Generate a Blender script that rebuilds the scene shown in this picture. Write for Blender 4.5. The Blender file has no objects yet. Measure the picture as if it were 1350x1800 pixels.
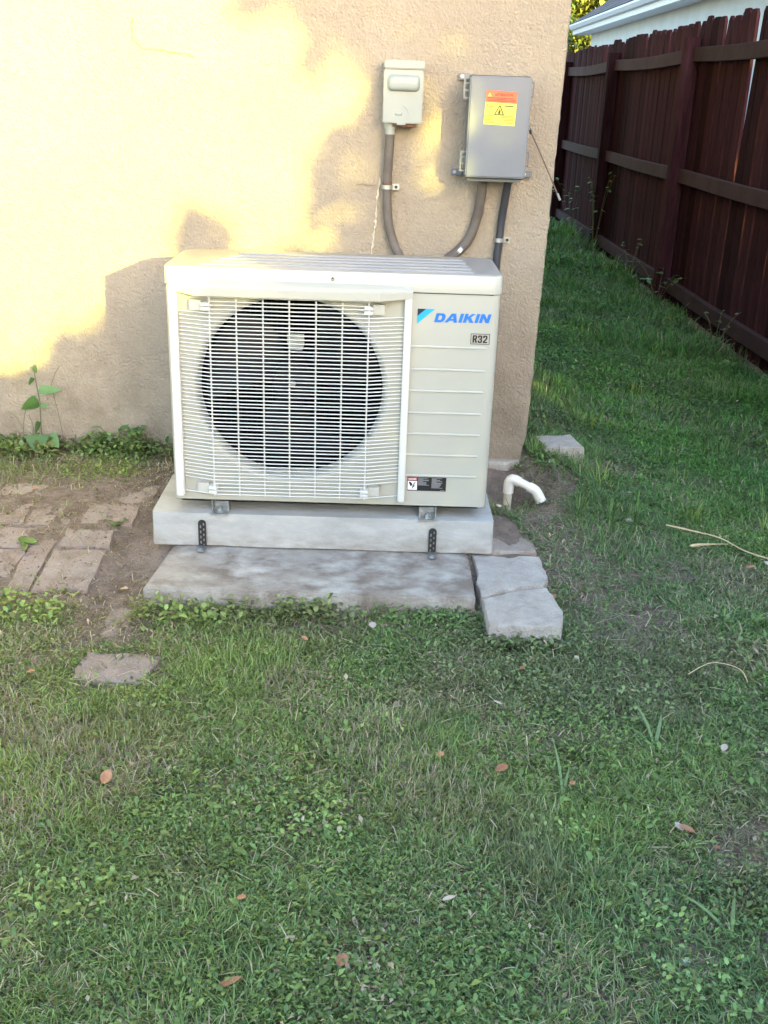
import bpy, bmesh, math, random
import numpy as np
from mathutils import Vector, Matrix, noise
random.seed(7); rng = np.random.default_rng(11)
SC = bpy.context.scene; COL = SC.collection

# ------------------------------------------------------------------ camera, sky, sun, exposure
cam_d = bpy.data.cameras.new('camera'); cam = bpy.data.objects.new('camera', cam_d); COL.objects.link(cam)
R = Vector((0.99949282, 0.00130136, 0.03181851)); U = Vector((-0.03002691, 0.37129673, 0.92802862)); F = Vector((0.01060641, 0.92851335, -0.37114749))
M = Matrix((R, U, -F)).transposed().to_4x4(); M.translation = (0.55564339, -3.40814868, 1.2872709)
cam.matrix_world = M
cam_d.sensor_fit = 'VERTICAL'; cam_d.sensor_height = 24; cam_d.sensor_width = 18; cam_d.lens = 1827.93/1800*24
cam_d.clip_start = .05; cam_d.clip_end = 500
SC.camera = cam
SUN = Vector((.343, -.70, .150)).normalized()
w = bpy.data.worlds.new("World"); SC.world = w; w.use_nodes = True
nt = w.node_tree; bg = nt.nodes['Background']; sky = nt.nodes.new('ShaderNodeTexSky'); sky.sky_type = 'NISHITA'
sky.sun_disc = False; sky.sun_elevation = math.asin(SUN.z); sky.sun_rotation = math.atan2(SUN.x, SUN.y)
sky.air_density = 1.0; sky.dust_density = 1.6; sky.ozone_density = 1.0
nt.links.new(sky.outputs[0], bg.inputs[0]); bg.inputs[1].default_value = .15
sd = bpy.data.lights.new('sun', 'SUN'); sd.energy = 3.5; sd.angle = math.radians(.6); sd.color = (1.0, .86, .13)
so = bpy.data.objects.new('sun', sd); COL.objects.link(so); so.rotation_euler = SUN.to_track_quat('Z', 'Y').to_euler(); so.location = (3, -6, 6)
SC.view_settings.view_transform = 'Standard'; SC.view_settings.look = 'None'; SC.view_settings.gamma = 1
SC.view_settings.use_curve_mapping = False; SC.view_settings.exposure = 3.05

# ------------------------------------------------------------------ materials
def mat(name, col, rough=.6, col2=None, scale=8, bump=0, bscale=60, metal=0, detail=4, spec=.5, rand=0, coord='Object',
        col3=None, scale3=1.5, lo=.35, hi=.65, bdist=.01, stretch=None, lo3=.5, hi3=.7, splash=None):
    m = bpy.data.materials.new(name); m.use_nodes = True; n = m.node_tree.nodes; l = m.node_tree.links; b = n['Principled BSDF']
    b.inputs['Roughness'].default_value = rough; b.inputs['Metallic'].default_value = metal; b.inputs['Specular IOR Level'].default_value = spec
    b.inputs['Base Color'].default_value = (*col, 1)
    tc = n.new('ShaderNodeTexCoord'); src = tc.outputs[coord]
    if stretch:
        mp = n.new('ShaderNodeMapping'); mp.inputs['Scale'].default_value = stretch; l.new(src, mp.inputs[0]); src = mp.outputs[0]
    cur = None
    def nz(s, d=detail):
        t = n.new('ShaderNodeTexNoise'); t.inputs['Scale'].default_value = s; t.inputs['Detail'].default_value = d; t.inputs['Roughness'].default_value = .6
        l.new(src, t.inputs['Vector']); return t.outputs['Fac']
    def rng_(f, a, c):
        r = n.new('ShaderNodeMapRange'); r.inputs['From Min'].default_value = a; r.inputs['From Max'].default_value = c; l.new(f, r.inputs['Value']); return r.outputs[0]
    def mix(f, a, c):
        x = n.new('ShaderNodeMix'); x.data_type = 'RGBA'
        if hasattr(f, 'is_output') or not isinstance(f, (int, float)): l.new(f, x.inputs[0])
        else: x.inputs[0].default_value = f
        if isinstance(a, tuple): x.inputs[6].default_value = (*a, 1)
        else: l.new(a, x.inputs[6])
        if isinstance(c, tuple): x.inputs[7].default_value = (*c, 1)
        else: l.new(c, x.inputs[7])
        return x.outputs[2]
    if col2: cur = mix(rng_(nz(scale), lo, hi), col, col2)
    if col3: cur = mix(rng_(nz(scale3, 6), lo3, hi3), cur if cur else col, col3)
    if splash:   # dirt splashed up from the soil: (z top, z bottom, colour)
        sp_ = n.new('ShaderNodeSeparateXYZ'); l.new(tc.outputs['Object'], sp_.inputs[0]); k1 = rng_(sp_.outputs['Z'], splash[0], splash[1]); k2 = rng_(nz(30, 6), .36, .62)
        mu = n.new('ShaderNodeMath'); mu.operation = 'MULTIPLY'; l.new(k1, mu.inputs[0]); l.new(k2, mu.inputs[1]); cur = mix(mu.outputs[0], cur if cur else col, splash[2])
    if rand:
        oi = n.new('ShaderNodeObjectInfo'); r = n.new('ShaderNodeMapRange'); r.inputs['To Min'].default_value = 1-rand; r.inputs['To Max'].default_value = 1+rand
        l.new(oi.outputs['Random'], r.inputs['Value']); hv = n.new('ShaderNodeHueSaturation'); l.new(r.outputs[0], hv.inputs['Value'])
        if cur: l.new(cur, hv.inputs['Color'])
        else: hv.inputs['Color'].default_value = (*col, 1)
        cur = hv.outputs[0]
    if cur: l.new(cur, b.inputs['Base Color'])
    if bump:
        bp = n.new('ShaderNodeBump'); bp.inputs['Strength'].default_value = bump; bp.inputs['Distance'].default_value = bdist
        l.new(nz(bscale, 5), bp.inputs['Height']); l.new(bp.outputs[0], b.inputs['Normal'])
    return m

def mat_stucco():
    m = bpy.data.materials.new('tan_stucco'); m.use_nodes = True; n = m.node_tree.nodes; l = m.node_tree.links; b = n['Principled BSDF']
    b.inputs['Roughness'].default_value = .85; b.inputs['Specular IOR Level'].default_value = .25
    tc = n.new('ShaderNodeTexCoord')
    def nz(s, d, r=.6, dist=0):
        t = n.new('ShaderNodeTexNoise'); t.inputs['Scale'].default_value = s; t.inputs['Detail'].default_value = d; t.inputs['Roughness'].default_value = r; t.inputs['Distortion'].default_value = dist
        l.new(tc.outputs['Object'], t.inputs['Vector']); return t.outputs['Fac']
    def mr(f, a, c, lo=0, hi=1):
        r = n.new('ShaderNodeMapRange'); r.inputs['From Min'].default_value = a; r.inputs['From Max'].default_value = c
        r.inputs['To Min'].default_value = lo; r.inputs['To Max'].default_value = hi; l.new(f, r.inputs['Value']); return r.outputs[0]
    def mix(f, a, c):
        x = n.new('ShaderNodeMix'); x.data_type = 'RGBA'; l.new(f, x.inputs[0])
        for k, v in ((6, a), (7, c)):
            if isinstance(v, tuple): x.inputs[k].default_value = (*v, 1)
            else: l.new(v, x.inputs[k])
        return x.outputs[2]
    c = mix(mr(nz(3, 5), .35, .65), (.345, .292, .236), (.385, .33, .268))
    c = mix(mr(nz(45, 6, .7), .45, .75, 0, .6), c, (.29, .24, .19))
    c = mix(mr(nz(160, 3), .60, .70, 0, .6), c, (.50, .44, .375))
    # soil splash and mildew low on the wall
    sx = n.new('ShaderNodeSeparateXYZ'); l.new(tc.outputs['Object'], sx.inputs[0])
    low = mr(sx.outputs['Z'], .75, .12, 0, 1); nn = mr(nz(9, 6, .7), .38, .66)
    mu = n.new('ShaderNodeMath'); mu.operation = 'MULTIPLY'; l.new(low, mu.inputs[0]); l.new(nn, mu.inputs[1])
    c = mix(mu.outputs[0], c, (.215, .182, .14))
    l.new(c, b.inputs['Base Color'])
    v = n.new('ShaderNodeTexVoronoi'); v.feature = 'SMOOTH_F1'; v.inputs['Scale'].default_value = 120; v.inputs['Smoothness'].default_value = .6
    wv = n.new('ShaderNodeMix'); wv.data_type = 'VECTOR'; wv.inputs[0].default_value = .04
    t2 = n.new('ShaderNodeTexNoise'); t2.inputs['Scale'].default_value = 25; t2.inputs['Detail'].default_value = 3; l.new(tc.outputs['Object'], t2.inputs['Vector'])
    l.new(tc.outputs['Object'], wv.inputs[4]); l.new(t2.outputs['Color'], wv.inputs[5]); l.new(wv.outputs[1], v.inputs['Vector'])
    h1 = mr(v.outputs['Distance'], 0, .8, 1, 0)
    ad = n.new('ShaderNodeMath'); ad.operation = 'MULTIPLY_ADD'; l.new(nz(105, 6, .68, .2), ad.inputs[0]); ad.inputs[1].default_value = 2.2; l.new(h1, ad.inputs[2])
    bp = n.new('ShaderNodeBump'); bp.inputs['Strength'].default_value = .8; bp.inputs['Distance'].default_value = .004
    l.new(ad.outputs[0], bp.inputs['Height']); l.new(bp.outputs[0], b.inputs['Normal'])
    return m

def mat_attr(name, rough=.45, transl=.38, spec=.45):
    m = bpy.data.materials.new(name); m.use_nodes = True; n = m.node_tree.nodes; l = m.node_tree.links; b = n['Principled BSDF']
    a = n.new('ShaderNodeAttribute'); a.attribute_name = 'Col'
    b.inputs['Roughness'].default_value = rough; b.inputs['Specular IOR Level'].default_value = spec; l.new(a.outputs['Color'], b.inputs['Base Color'])
    if transl:
        t = n.new('ShaderNodeBsdfTranslucent'); l.new(a.outputs['Color'], t.inputs[0]); mx = n.new('ShaderNodeMixShader'); mx.inputs[0].default_value = transl
        o = n['Material Output']; l.new(b.outputs[0], mx.inputs[1]); l.new(t.outputs[0], mx.inputs[2]); l.new(mx.outputs[0], o.inputs[0])
    return m

MT = dict(
 stucco=mat_stucco(),
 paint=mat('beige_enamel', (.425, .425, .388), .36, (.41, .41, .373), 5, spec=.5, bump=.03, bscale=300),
 paint_top=mat('beige_enamel_shaded_top', (.29, .29, .305), .36, (.25, .25, .265), 4, bump=.04, bscale=200),  # lid top enamel darkened in its colour to hold down the sky light
 wire=mat('white_plastic', (.60, .61, .60), .4),
 clip=mat('clip_plastic', (.46, .465, .44), .45),
 dark=mat('dark_interior', (.003, .003, .004), .95, spec=.1),
 coil=mat('coil_dark', (.005, .005, .007), .8, spec=.1),
 fan=mat('fan_plastic', (.008, .008, .012), .5, spec=.25),
 galv=mat('galvanised', (.48, .50, .51), .42, (.36, .38, .40), 40, metal=.85),
 black=mat('black_ink', (.012, .012, .015), .5), white=mat('white_ink', (.8, .8, .8), .5), blue=mat('blue_ink', (.006, .16, .62), .45),
 cyan=mat('cyan_ink', (.01, .36, .72), .45), navy=mat('navy_ink', (.008, .012, .04), .45), red=mat('red_ink', (.45, .03, .05), .5),
 orange=mat('orange_vinyl', (.72, .12, .05), .5, (.66, .16, .06), 30), yellow=mat('yellow_vinyl', (.68, .62, .07), .5, (.62, .60, .10), 30), grey_ink=mat('grey_ink', (.045, .045, .015), .6), dred=mat('dark_red_ink', (.13, .02, .012), .6),
 pale_ink=mat('pale_ink', (.30, .30, .32), .6), conc=mat('new_concrete', (.44, .445, .445), .8, (.36, .365, .37), 14, bump=.5, bscale=120, bdist=.004, col3=(.32, .33, .31), scale3=7, lo3=.54, hi3=.78, stretch=(.6, 1, 1.4), splash=(.06, -.005, (.27, .235, .19))),
 conc_old=mat('old_concrete', (.35, .32, .29), .9, (.20, .165, .14), 7, bump=.9, bscale=140, bdist=.006, col3=(.52, .505, .48), scale3=8, lo3=.47, hi3=.72, lo=.42, hi=.58, detail=9, stretch=(1, 1.3, 1), splash=(.10, .02, (.17, .16, .10))),
 block=mat('pale_cast_block', (.47, .435, .405), .92, (.36, .325, .295), 26, bump=1.0, bscale=150, bdist=.008, col3=(.57, .535, .49), scale3=6),
 block_brown=mat('soiled_cast_block', (.37, .325, .29), .92, (.27, .222, .188), 9, bump=1.0, bscale=80, bdist=.01, col3=(.36, .33, .31), scale3=7),
 paver=mat('soil_covered_paver', (.31, .252, .226), .95, (.235, .187, .162), 22, bump=1, bscale=110, bdist=.008, col3=(.34, .295, .27), scale3=7, lo3=.48, hi3=.7),
 soil=mat('soil', (.27, .22, .19), .97, (.15, .115, .092), 16, bump=1, bscale=70, bdist=.02, col3=(.25, .20, .17), scale3=5, detail=8, coord='Object'),
 boxmetal=mat('pale_grey_enamel', (.285, .315, .31), .38, (.255, .285, .285), 7),
 boxside=mat('grey_side_enamel', (.28, .30, .30), .4), boxgrey=mat('grey_polycarbonate', (.138, .158, .200), .40, (.125, .143, .182), 6),
 conduit=mat('brown_grey_conduit', (.125, .108, .100), .6, (.095, .078, .072), 18, bump=.2, bscale=90), conduit_dark=mat('dark_conduit', (.036, .038, .050), .5, (.03, .03, .04), 20),
 rust=mat('rusty_steel', (.10, .045, .03), .8, (.16, .09, .06), 60), pvc=mat('white_pvc', (.78, .79, .77), .3, (.72, .72, .69), 20), pvc_old=mat('stained_pvc', (.60, .585, .50), .45, (.52, .50, .42), 30),
 fence=mat('dark_red_brown_stain', (.045, .0165, .0225), .9, (.024, .0095, .0135), 9, bump=.5, bscale=40, bdist=.004, rand=.55, stretch=(6, 6, .7), col3=(.060, .027, .036), scale3=3, spec=.04),
 rail=mat('faded_brown_rail', (.050, .027, .034), .9, (.038, .019, .025), 7, bump=.4, bscale=40, bdist=.004, rand=.15, spec=.25),
 nwall=mat('white_stucco', (.56, .60, .62), .9, (.50, .54, .56), 3, bump=.5, bscale=60), nfascia=mat('white_fascia', (.58, .62, .68), .5),
 shingle=mat('grey_shingle', (.10, .092, .10), .9, (.065, .06, .068), 14, rand=.25, bump=.5, bscale=50),
 seal=mat('white_sealant', (.74, .70, .60), .7, (.5, .45, .36), 60, bump=.5), crackm=mat('hairline_crack', (.24, .17, .08), .9),
 leafdead=mat('dry_leaf', (.27, .12, .065), .7, (.36, .19, .11), 60, rand=.3), leafpale=mat('pale_dry_leaf', (.38, .35, .31), .7, (.36, .30, .27), 60),
 straw=mat('dry_straw', (.55, .44, .27), .6, (.45, .35, .21), 40), pebble=mat('pale_pebble', (.50, .48, .45), .8, (.40, .37, .34), 60, bump=.4, bscale=100),
 bark=mat('bark', (.09, .07, .055), .95, (.06, .045, .035), 20, bump=1, bscale=30, bdist=.03), veg=mat_attr('foliage_blades'), crown=mat_attr('crown_leaves', transl=.15),
 weed=mat('weed_leaf', (.08, .17, .05), .5, (.065, .14, .04), 40, rand=.25), stem=mat('weed_stem', (.12, .10, .055), .7, (.09, .12, .045), 40), rubber=mat('black_rubber', (.02, .02, .022), .6),
 broad=mat('broad_grass', (.135, .215, .085), .6, (.105, .175, .075), 30, rand=.25), tan_rod=mat('weathered_rod', (.17, .12, .09), .6, (.10, .07, .055), 50),
)

# ------------------------------------------------------------------ mesh helpers
class MB:
    def __init__(s): s.v = []; s.f = []
    def add(s, vs, fs):
        k = len(s.v); s.v += [tuple(v) for v in vs]; s.f += [tuple(i+k for i in f) for f in fs]; return s
    def box(s, a, b, j=0):
        x0, y0, z0 = a; x1, y1, z1 = b
        vs = [(x, y, z) for z in (z0, z1) for x, y in ((x0, y0), (x1, y0), (x1, y1), (x0, y1))]
        if j: vs = [tuple(c+random.uniform(-j, j) for c in v) for v in vs]
        return s.add(vs, [(0, 3, 2, 1), (4, 5, 6, 7), (0, 1, 5, 4), (1, 2, 6, 5), (2, 3, 7, 6), (3, 0, 4, 7)])
    def loft(s, rings, cap=True, closed=True):
        k = len(s.v); n = len(rings[0])
        for r in rings: s.v += [tuple(p) for p in r]
        for i in range(len(rings)-1):
            for j in range(n if closed else n-1):
                a = k+i*n+j; b = k+i*n+(j+1) % n; s.f.append((a, b, b+n, a+n))
        if cap: s.f.append(tuple(range(k+n-1, k-1, -1))); s.f.append(tuple(k+(len(rings)-1)*n+j for j in range(n)))
        return s
    def tube(s, pts, r, n=10, cap=True):
        pts = [Vector(p) for p in pts]; rings = []
        rr = r if isinstance(r, (list, tuple)) else [r]*len(pts)
        up = None
        for i, p in enumerate(pts):
            d = (pts[min(i+1, len(pts)-1)]-pts[max(i-1, 0)]).normalized()
            if up is None: up = d.orthogonal().normalized()
            up = (up-d*up.dot(d)).normalized(); sd_ = d.cross(up)
            rings.append([p+(up*math.cos(a)+sd_*math.sin(a))*rr[i] for a in (2*math.pi*j/n for j in range(n))])
        return s.loft(rings, cap)
    def prism(s, poly, z0, z1):   # xy polygon, ccw
        return s.loft([[(x, y, z0) for x, y in poly], [(x, y, z1) for x, y in poly]])
    def mesh(s, name, m=None, off=(0, 0, 0), smooth=False, bevel=0, seg=2, sub=0):
        me = bpy.data.meshes.new(name); o = off
        me.from_pydata([(v[0]-o[0], v[1]-o[1], v[2]-o[2]) for v in s.v], [], s.f)
        if bevel or sub:
            bm = bmesh.new(); bm.from_mesh(me)
            bmesh.ops.recalc_face_normals(bm, faces=bm.faces)
            if bevel:
                es = [e for e in bm.edges if len(e.link_faces) == 2 and e.calc_face_angle(0) > .6]
                bmesh.ops.bevel(bm, geom=es, offset=bevel, segments=seg, affect='EDGES', clamp_overlap=True)
            if sub: bmesh.ops.subdivide_edges(bm, edges=bm.edges, cuts=sub, use_grid_fill=True)
            bm.to_mesh(me); bm.free()
        else:
            bm = bmesh.new(); bm.from_mesh(me); bmesh.ops.recalc_face_normals(bm, faces=bm.faces); bm.to_mesh(me); bm.free()
        if m: me.materials.append(MT[m])
        if smooth:
            for p in me.polygons: p.use_smooth = True
            me.set_sharp_from_angle(angle=math.radians(38))
        return me
def root_loc(o):
    v = Vector((0, 0, 0))
    while o: v += o.location; o = o.parent
    return v
def part(name, mb, m, parent, label=None, **kw):
    """part of a thing: mesh written in world coordinates, stored relative to its parent"""
    off = root_loc(parent) if parent else (0, 0, 0)
    me = mb.mesh(name, m, off, **kw) if isinstance(mb, MB) else mb
    o = bpy.data.objects.new(name, me); COL.objects.link(o); o.parent = parent
    if label: o['label'] = label
    return o
def inst(name, me, parent, loc, rot=(0, 0, 0), sc=(1, 1, 1)):
    o = bpy.data.objects.new(name, me); COL.objects.link(o); o.parent = parent; o.location = Vector(loc)-root_loc(parent); o.rotation_euler = rot; o.scale = sc; return o
def tag(o, label, cat, group=None):
    o['label'] = label; o['category'] = cat
    if group: o['group'] = group
    return o
def thing(name, label, cat, loc=(0, 0, 0), group=None):
    o = bpy.data.objects.new(name, None); COL.objects.link(o); o.location = loc; o.empty_display_size = .1
    return tag(o, label, cat, group)
def single(name, mb, m, label, cat, loc, group=None, **kw):
    me = mb.mesh(name, m, loc, **kw); o = bpy.data.objects.new(name, me); COL.objects.link(o); o.location = loc; return tag(o, label, cat, group)
def flat(splines, y=0, th=0, m='black', smooth=False):
    """flat shape in the xz plane (holes by even-odd), at depth y"""
    cu = bpy.data.curves.new('c', 'CURVE'); cu.dimensions = '2D'; cu.fill_mode = 'BOTH'; cu.extrude = th/2
    for pts in splines:
        sp = cu.splines.new('POLY'); sp.points.add(len(pts)-1)
        for i, (a, b) in enumerate(pts): sp.points[i].co = (a, b, 0, 1)
        sp.use_cyclic_u = True
    ob = bpy.data.objects.new('c', cu); me = bpy.data.meshes.new_from_object(ob); bpy.data.objects.remove(ob); bpy.data.curves.remove(cu)
    for v in me.vertices: v.co = (v.co.x, y-v.co.z, v.co.y)
    me.materials.clear(); me.materials.append(MT[m]); return me
def text(txt, x, z, y, size, m, bold=0, shear=0, sx=1, fit=None):
    cu = bpy.data.curves.new('t', 'FONT'); cu.body = txt; cu.size = size; cu.offset = bold; cu.shear = shear; cu.resolution_u = 3
    ob = bpy.data.objects.new('t', cu); me = bpy.data.meshes.new_from_object(ob); bpy.data.objects.remove(ob); bpy.data.curves.remove(cu)
    xs = [v.co.x for v in me.vertices]; x0 = min(xs); wdt = max(xs)-x0
    if fit: sx = fit/wdt
    for v in me.vertices: v.co = (x+(v.co.x-x0)*sx, y, z+v.co.y)
    me.materials.clear(); me.materials.append(MT[m]); return me
def shift(me, off):
    for v in me.vertices: v.co = v.co-Vector(off)
    return me
def rrect(x0, y0, x1, y1, r, n=4, rs=None):
    pts = []
    for (cx, cy, a0) in ((x1-r, y0+r, -90), (x1-r, y1-r, 0), (x0+r, y1-r, 90), (x0+r, y0+r, 180)):
        for i in range(n+1):
            a = math.radians(a0+90*i/n); pts.append((cx+r*math.cos(a), cy+r*math.sin(a)))
    return pts

# vectorised value noise
_T = rng.random((256, 256))
def vn(x, y, s, seed=0):
    x = np.asarray(x)*s+seed*17.3+1000; y = np.asarray(y)*s+seed*9.1+1000; xi = np.floor(x).astype(int); yi = np.floor(y).astype(int); fx = x-xi; fy = y-yi
    fx = fx*fx*(3-2*fx); fy = fy*fy*(3-2*fy); g = lambda a, b: _T[a % 256, b % 256]
    return (g(xi, yi)*(1-fx)+g(xi+1, yi)*fx)*(1-fy)+(g(xi, yi+1)*(1-fx)+g(xi+1, yi+1)*fx)*fy
def ss(x, a, b): t = np.clip((np.asarray(x)-a)/(b-a), 0, 1); return t*t*(3-2*t)
def ell(x, y, cx, cy, rx, ry): return np.sqrt(((x-cx)/rx)**2+((y-cy)/ry)**2)

# ------------------------------------------------------------------ ground
def gh(x, y, fine=True):
    x = np.asarray(x, float); y = np.asarray(y, float)
    near = .02+.12*ss(y, -1.2, -.1)
    pas = .03+.07*(1-ss(x, 1.15, 2.2))*ss(y, -1.2, -.1)
    k = ss(x, 1.05, 1.35); h = near*(1-k)+pas*k
    h = h-.105*np.exp(-ell(x, y, 1.0, -.2, .13, .17)**2)          # dug hole by the pipe
    h = h-.03*np.exp(-ell(x, y, -.12, -.75, .06, .25)**2)
    if fine:
        h = h+(vn(x, y, 4, 1)-.5)*.02+(vn(x, y, 14, 2)-.5)*.010+(vn(x, y, 45, 3)-.5)*.006*(ell(x, y, .5, -1, 4, 4) < 1)
    return h
def axis(a, b, step, lo, hi):
    core = list(np.arange(a, b, step)); s = step; p = b; out = []
    while p < hi: out.append(p); s *= 1.18; p += s
    out.append(hi); s = step; p = a-step; pre = []
    while p > lo: pre.append(p); s *= 1.18; p -= s
    pre.append(lo); return np.array(pre[::-1]+core+out)
xs = axis(-1.3, 2.9, .018, -90, 90); ys = axis(-2.6, 1.2, .018, -90, 120)
X, Y = np.meshgrid(xs, ys); Z = gh(X, Y)
nx, ny = len(xs), len(ys)
vv = np.stack([X.ravel(), Y.ravel(), Z.ravel()], 1)
ii = (np.arange(ny-1)[:, None]*nx+np.arange(nx-1)[None]).ravel()
ff = np.stack([ii, ii+1, ii+nx+1, ii+nx], 1)
def np_mesh(name, vv, ff, m, col=None, smooth=False):
    me = bpy.data.meshes.new(name); me.vertices.add(len(vv)); me.vertices.foreach_set('co', vv.astype(np.float32).ravel())
    k = ff.shape[1]; me.loops.add(ff.size); me.loops.foreach_set('vertex_index', ff.astype(np.int32).ravel())
    me.polygons.add(len(ff)); me.polygons.foreach_set('loop_start', np.arange(0, ff.size, k, dtype=np.int32))
    me.update(calc_edges=True)
    if smooth: me.polygons.foreach_set('use_smooth', np.ones(len(ff), bool))
    if col is not None:
        a = me.color_attributes.new('Col', 'FLOAT_COLOR', 'POINT'); c = np.ones((len(vv), 4), np.float32); c[:, :3] = col; a.data.foreach_set('color', c.ravel())
    me.materials.append(MT[m]); return me
g = bpy.data.objects.new('ground', np_mesh('ground', vv, ff, 'soil', smooth=True)); COL.objects.link(g); g['kind'] = 'structure'

# ------------------------------------------------------------------ our house: wall, footing
HX0, ZT = -6.0, 2.75
house = thing('house', 'tan stucco house wall with its corner beside the grass passage', 'house', (HX0, 0, 0))
def cornx(z): return 1.0713+.0179*z
mb = MB()
zs = np.arange(-.12, ZT+.01, .02)
cols_n = [HX0, -2, -.5, .5, .95, 1.0, 1.03]
for z in zs:
    c = cornx(z)+(noise.noise((0, 5, z*22))*.0035+noise.noise((3, 5, z*60))*.002)-(.014*max(0, 1-abs(z-.15)/.07))
    for x in cols_n: mb.v.append((x, 0, z))
    mb.v.append((c-.012, 0, z)); mb.v.append((c-.004, .003, z)); mb.v.append((c, .011, z))
    mb.v.append((c+.001, .03, z)); mb.v.append((c, 9, z))
n = len(cols_n)+5
for i in range(len(zs)-1):
    for j in range(n-1): a = i*n+j; mb.f.append((a, a+1, a+n+1, a+n))
part('wall', mb, 'stucco', house, smooth=True)
mb = MB(); pts = [(-1.5, .13), (.86, .128), (.90, .136), (.97, .139), (1.03, .137), (1.055, .13)]
rings = []
for i in range(60):
    x = -1.5+2.555*i/59; z = .134+noise.noise((x*9, 0, 0))*.005; y = -.032+noise.noise((x*14, 4, 0))*.007
    if i == 59: y = -.012
    rings.append([(x, 0.01, z+.001), (x, y+.008, z), (x, y, z-.009), (x, y-.002, -.1), (x, 0.01, -.1)])
mb.loft(rings); part('footing', mb, 'block', house, smooth=True)
# roof overhang (above the frame)
mb = MB().box((HX0-.3, -.45, ZT-.02), (1.55, 9, ZT+.02)); part('soffit', mb, 'nfascia', house)
mb = MB().box((HX0-.3, -.475, ZT-.06), (1.55, -.45, ZT+.12)); part('fascia', mb, 'nfascia', house)
mb = MB().add([(HX0-.3, -.5, ZT+.12), (1.6, -.5, ZT+.12), (1.6, 9, ZT+.12), (HX0-.3, 9, ZT+.12), (HX0-.3, 4.2, 2.2+ZT), (-1.5, 4.2, 2.2+ZT)],
  [(0, 1, 5, 4), (1, 2, 5), (2, 3, 4, 5), (3, 0, 4)]); part('roof', mb, 'shingle', house)
def ribbon(pts, w0, y, jit=.0, seed=0):
    mb = MB(); k = 0
    for i in range(len(pts)-1):
        a = Vector(pts[i]); b = Vector(pts[i+1]); m_ = max(2, int((b-a).length/.008))
        for t in range(m_): 
            p = a.lerp(b, t/m_); d = (b-a).normalized(); nn = Vector((-d.y, d.x))
            p = p+nn*noise.noise((p.x*60, p.y*60, seed))*jit
            wd = w0*max(.12, .55+1.2*noise.noise((p.x*90+5, p.y*90, seed+9)))
            mb.v += [(p.x-nn.x*wd, y, p.y-nn.y*wd), (p.x, y-.004, p.y), (p.x+nn.x*wd, y, p.y+nn.y*wd)]
            if k: a_ = 3*(k-1); mb.f += [(a_, a_+1, a_+4, a_+3), (a_+1, a_+2, a_+5, a_+4)]
            k += 1
    return mb
part('sealant_line', ribbon([(.520, .74), (.531, .86), (.540, .95), (.545, 1.06)], .0042, -.002, .006, 2), 'seal', house)
part('wall_crack', ribbon([(-.203, 1.481), (-.206, 1.423), (-.177, 1.397), (-.10, 1.392), (-.041, 1.386), (-.016, 1.374)], .0013, -.001, .004, 5), 'crackm', house)
part('wall_crack', ribbon([(.47, 1.03), (.50, 1.028), (.545, 1.027)], .0009, -.001, .002, 7), 'crackm', house)

# ------------------------------------------------------------------ concrete pads
def rough_slab(poly, z0, z1, bev, jit, seed, sub=5, taper=0):
    mb = MB(); cx = sum(p[0] for p in poly)/len(poly); cy = sum(p[1] for p in poly)/len(poly)
    top = [(cx+(x-cx)*(1-taper), cy+(y-cy)*(1-taper)) for x, y in poly]
    mb.loft([[(x, y, z0) for x, y in poly], [(x, y, z1) for x, y in top]])
    me = mb.mesh('slab', None); bm = bmesh.new(); bm.from_mesh(me)
    bmesh.ops.subdivide_edges(bm, edges=bm.edges, cuts=sub, use_grid_fill=True)
    es = [e for e in bm.edges if len(e.link_faces) == 2 and e.calc_face_angle(0) > .5]
    bmesh.ops.bevel(bm, geom=es, offset=bev, segments=2, affect='EDGES', clamp_overlap=True)
    for v in bm.verts:
        nv = noise.noise_vector(v.co*9+Vector((seed, 0, 0))); n2 = noise.noise_vector(v.co*35+Vector((seed, 7, 0)))
        edge = 1.0 if v.co.z < z1-.02 else .35
        v.co += (nv*.6+n2*.4)*jit*edge
    bmesh.ops.triangulate(bm, faces=[f for f in bm.faces if len(f.verts) > 4]); bm.to_mesh(me); bm.free(); return me
def slab_thing(name, me, m, label, cat, loc, group=None):
    shift(me, loc); me.materials.append(MT[m])
    for p in me.polygons: p.use_smooth = True
    me.set_sharp_from_angle(angle=math.radians(50))
    o = bpy.data.objects.new(name, me); COL.objects.link(o); o.location = loc; return tag(o, label, cat, group)
slab_thing('equipment_pad', rough_slab(rrect(-.064, -.716, .898, -.395, .012, 2), .0925, .190, .008, .003, 1, 9, .006), 'conc',
  'pale grey concrete pad directly under the air conditioner', 'concrete pad', (.41, -.55, .0905))
slab_thing('base_slab', rough_slab([(-.034, -.986), (.829, -.990), (.829, -.42), (.02, -.42)], -.03, .0885, .006, .004, 12, 9), 'conc_old',
  'stained weathered concrete slab, lowest under the raised pad, edge in the grass', 'concrete slab', (.4, -.7, -.03))

# ------------------------------------------------------------------ outdoor unit
UX0, UX1, UY0, UY1, UZ0, UZ1 = 0.0, .871, -.70, -.38, .2236, .8675
LZ = .8175   # lid seam
unit = thing('air_conditioner', 'beige outdoor air conditioner with round fan behind white wire grille', 'air conditioner', (.4355, -.55, .190))
mb = MB(); path = []
def arc(cx, cy, r, a0, a1, n=6): return [(cx+r*math.cos(math.radians(a0+(a1-a0)*i/n)), cy+r*math.sin(math.radians(a0+(a1-a0)*i/n))) for i in range(n+1)]
r = .022
cs = [(UX0+.03, UY0)]+arc(UX0+r, UY0+r, r, 270, 180)+arc(UX0+.05, UY1-.05, .05, 180, 90)+arc(UX1-.03, UY1-.03, .03, 90, 0)+arc(UX1-r, UY0+r, r, 0, -90)+[(UX1-.03, UY0)]
rings = [[(x, y, z) for x, y in cs] for z in (UZ0, UZ0+.3, LZ)]
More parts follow.
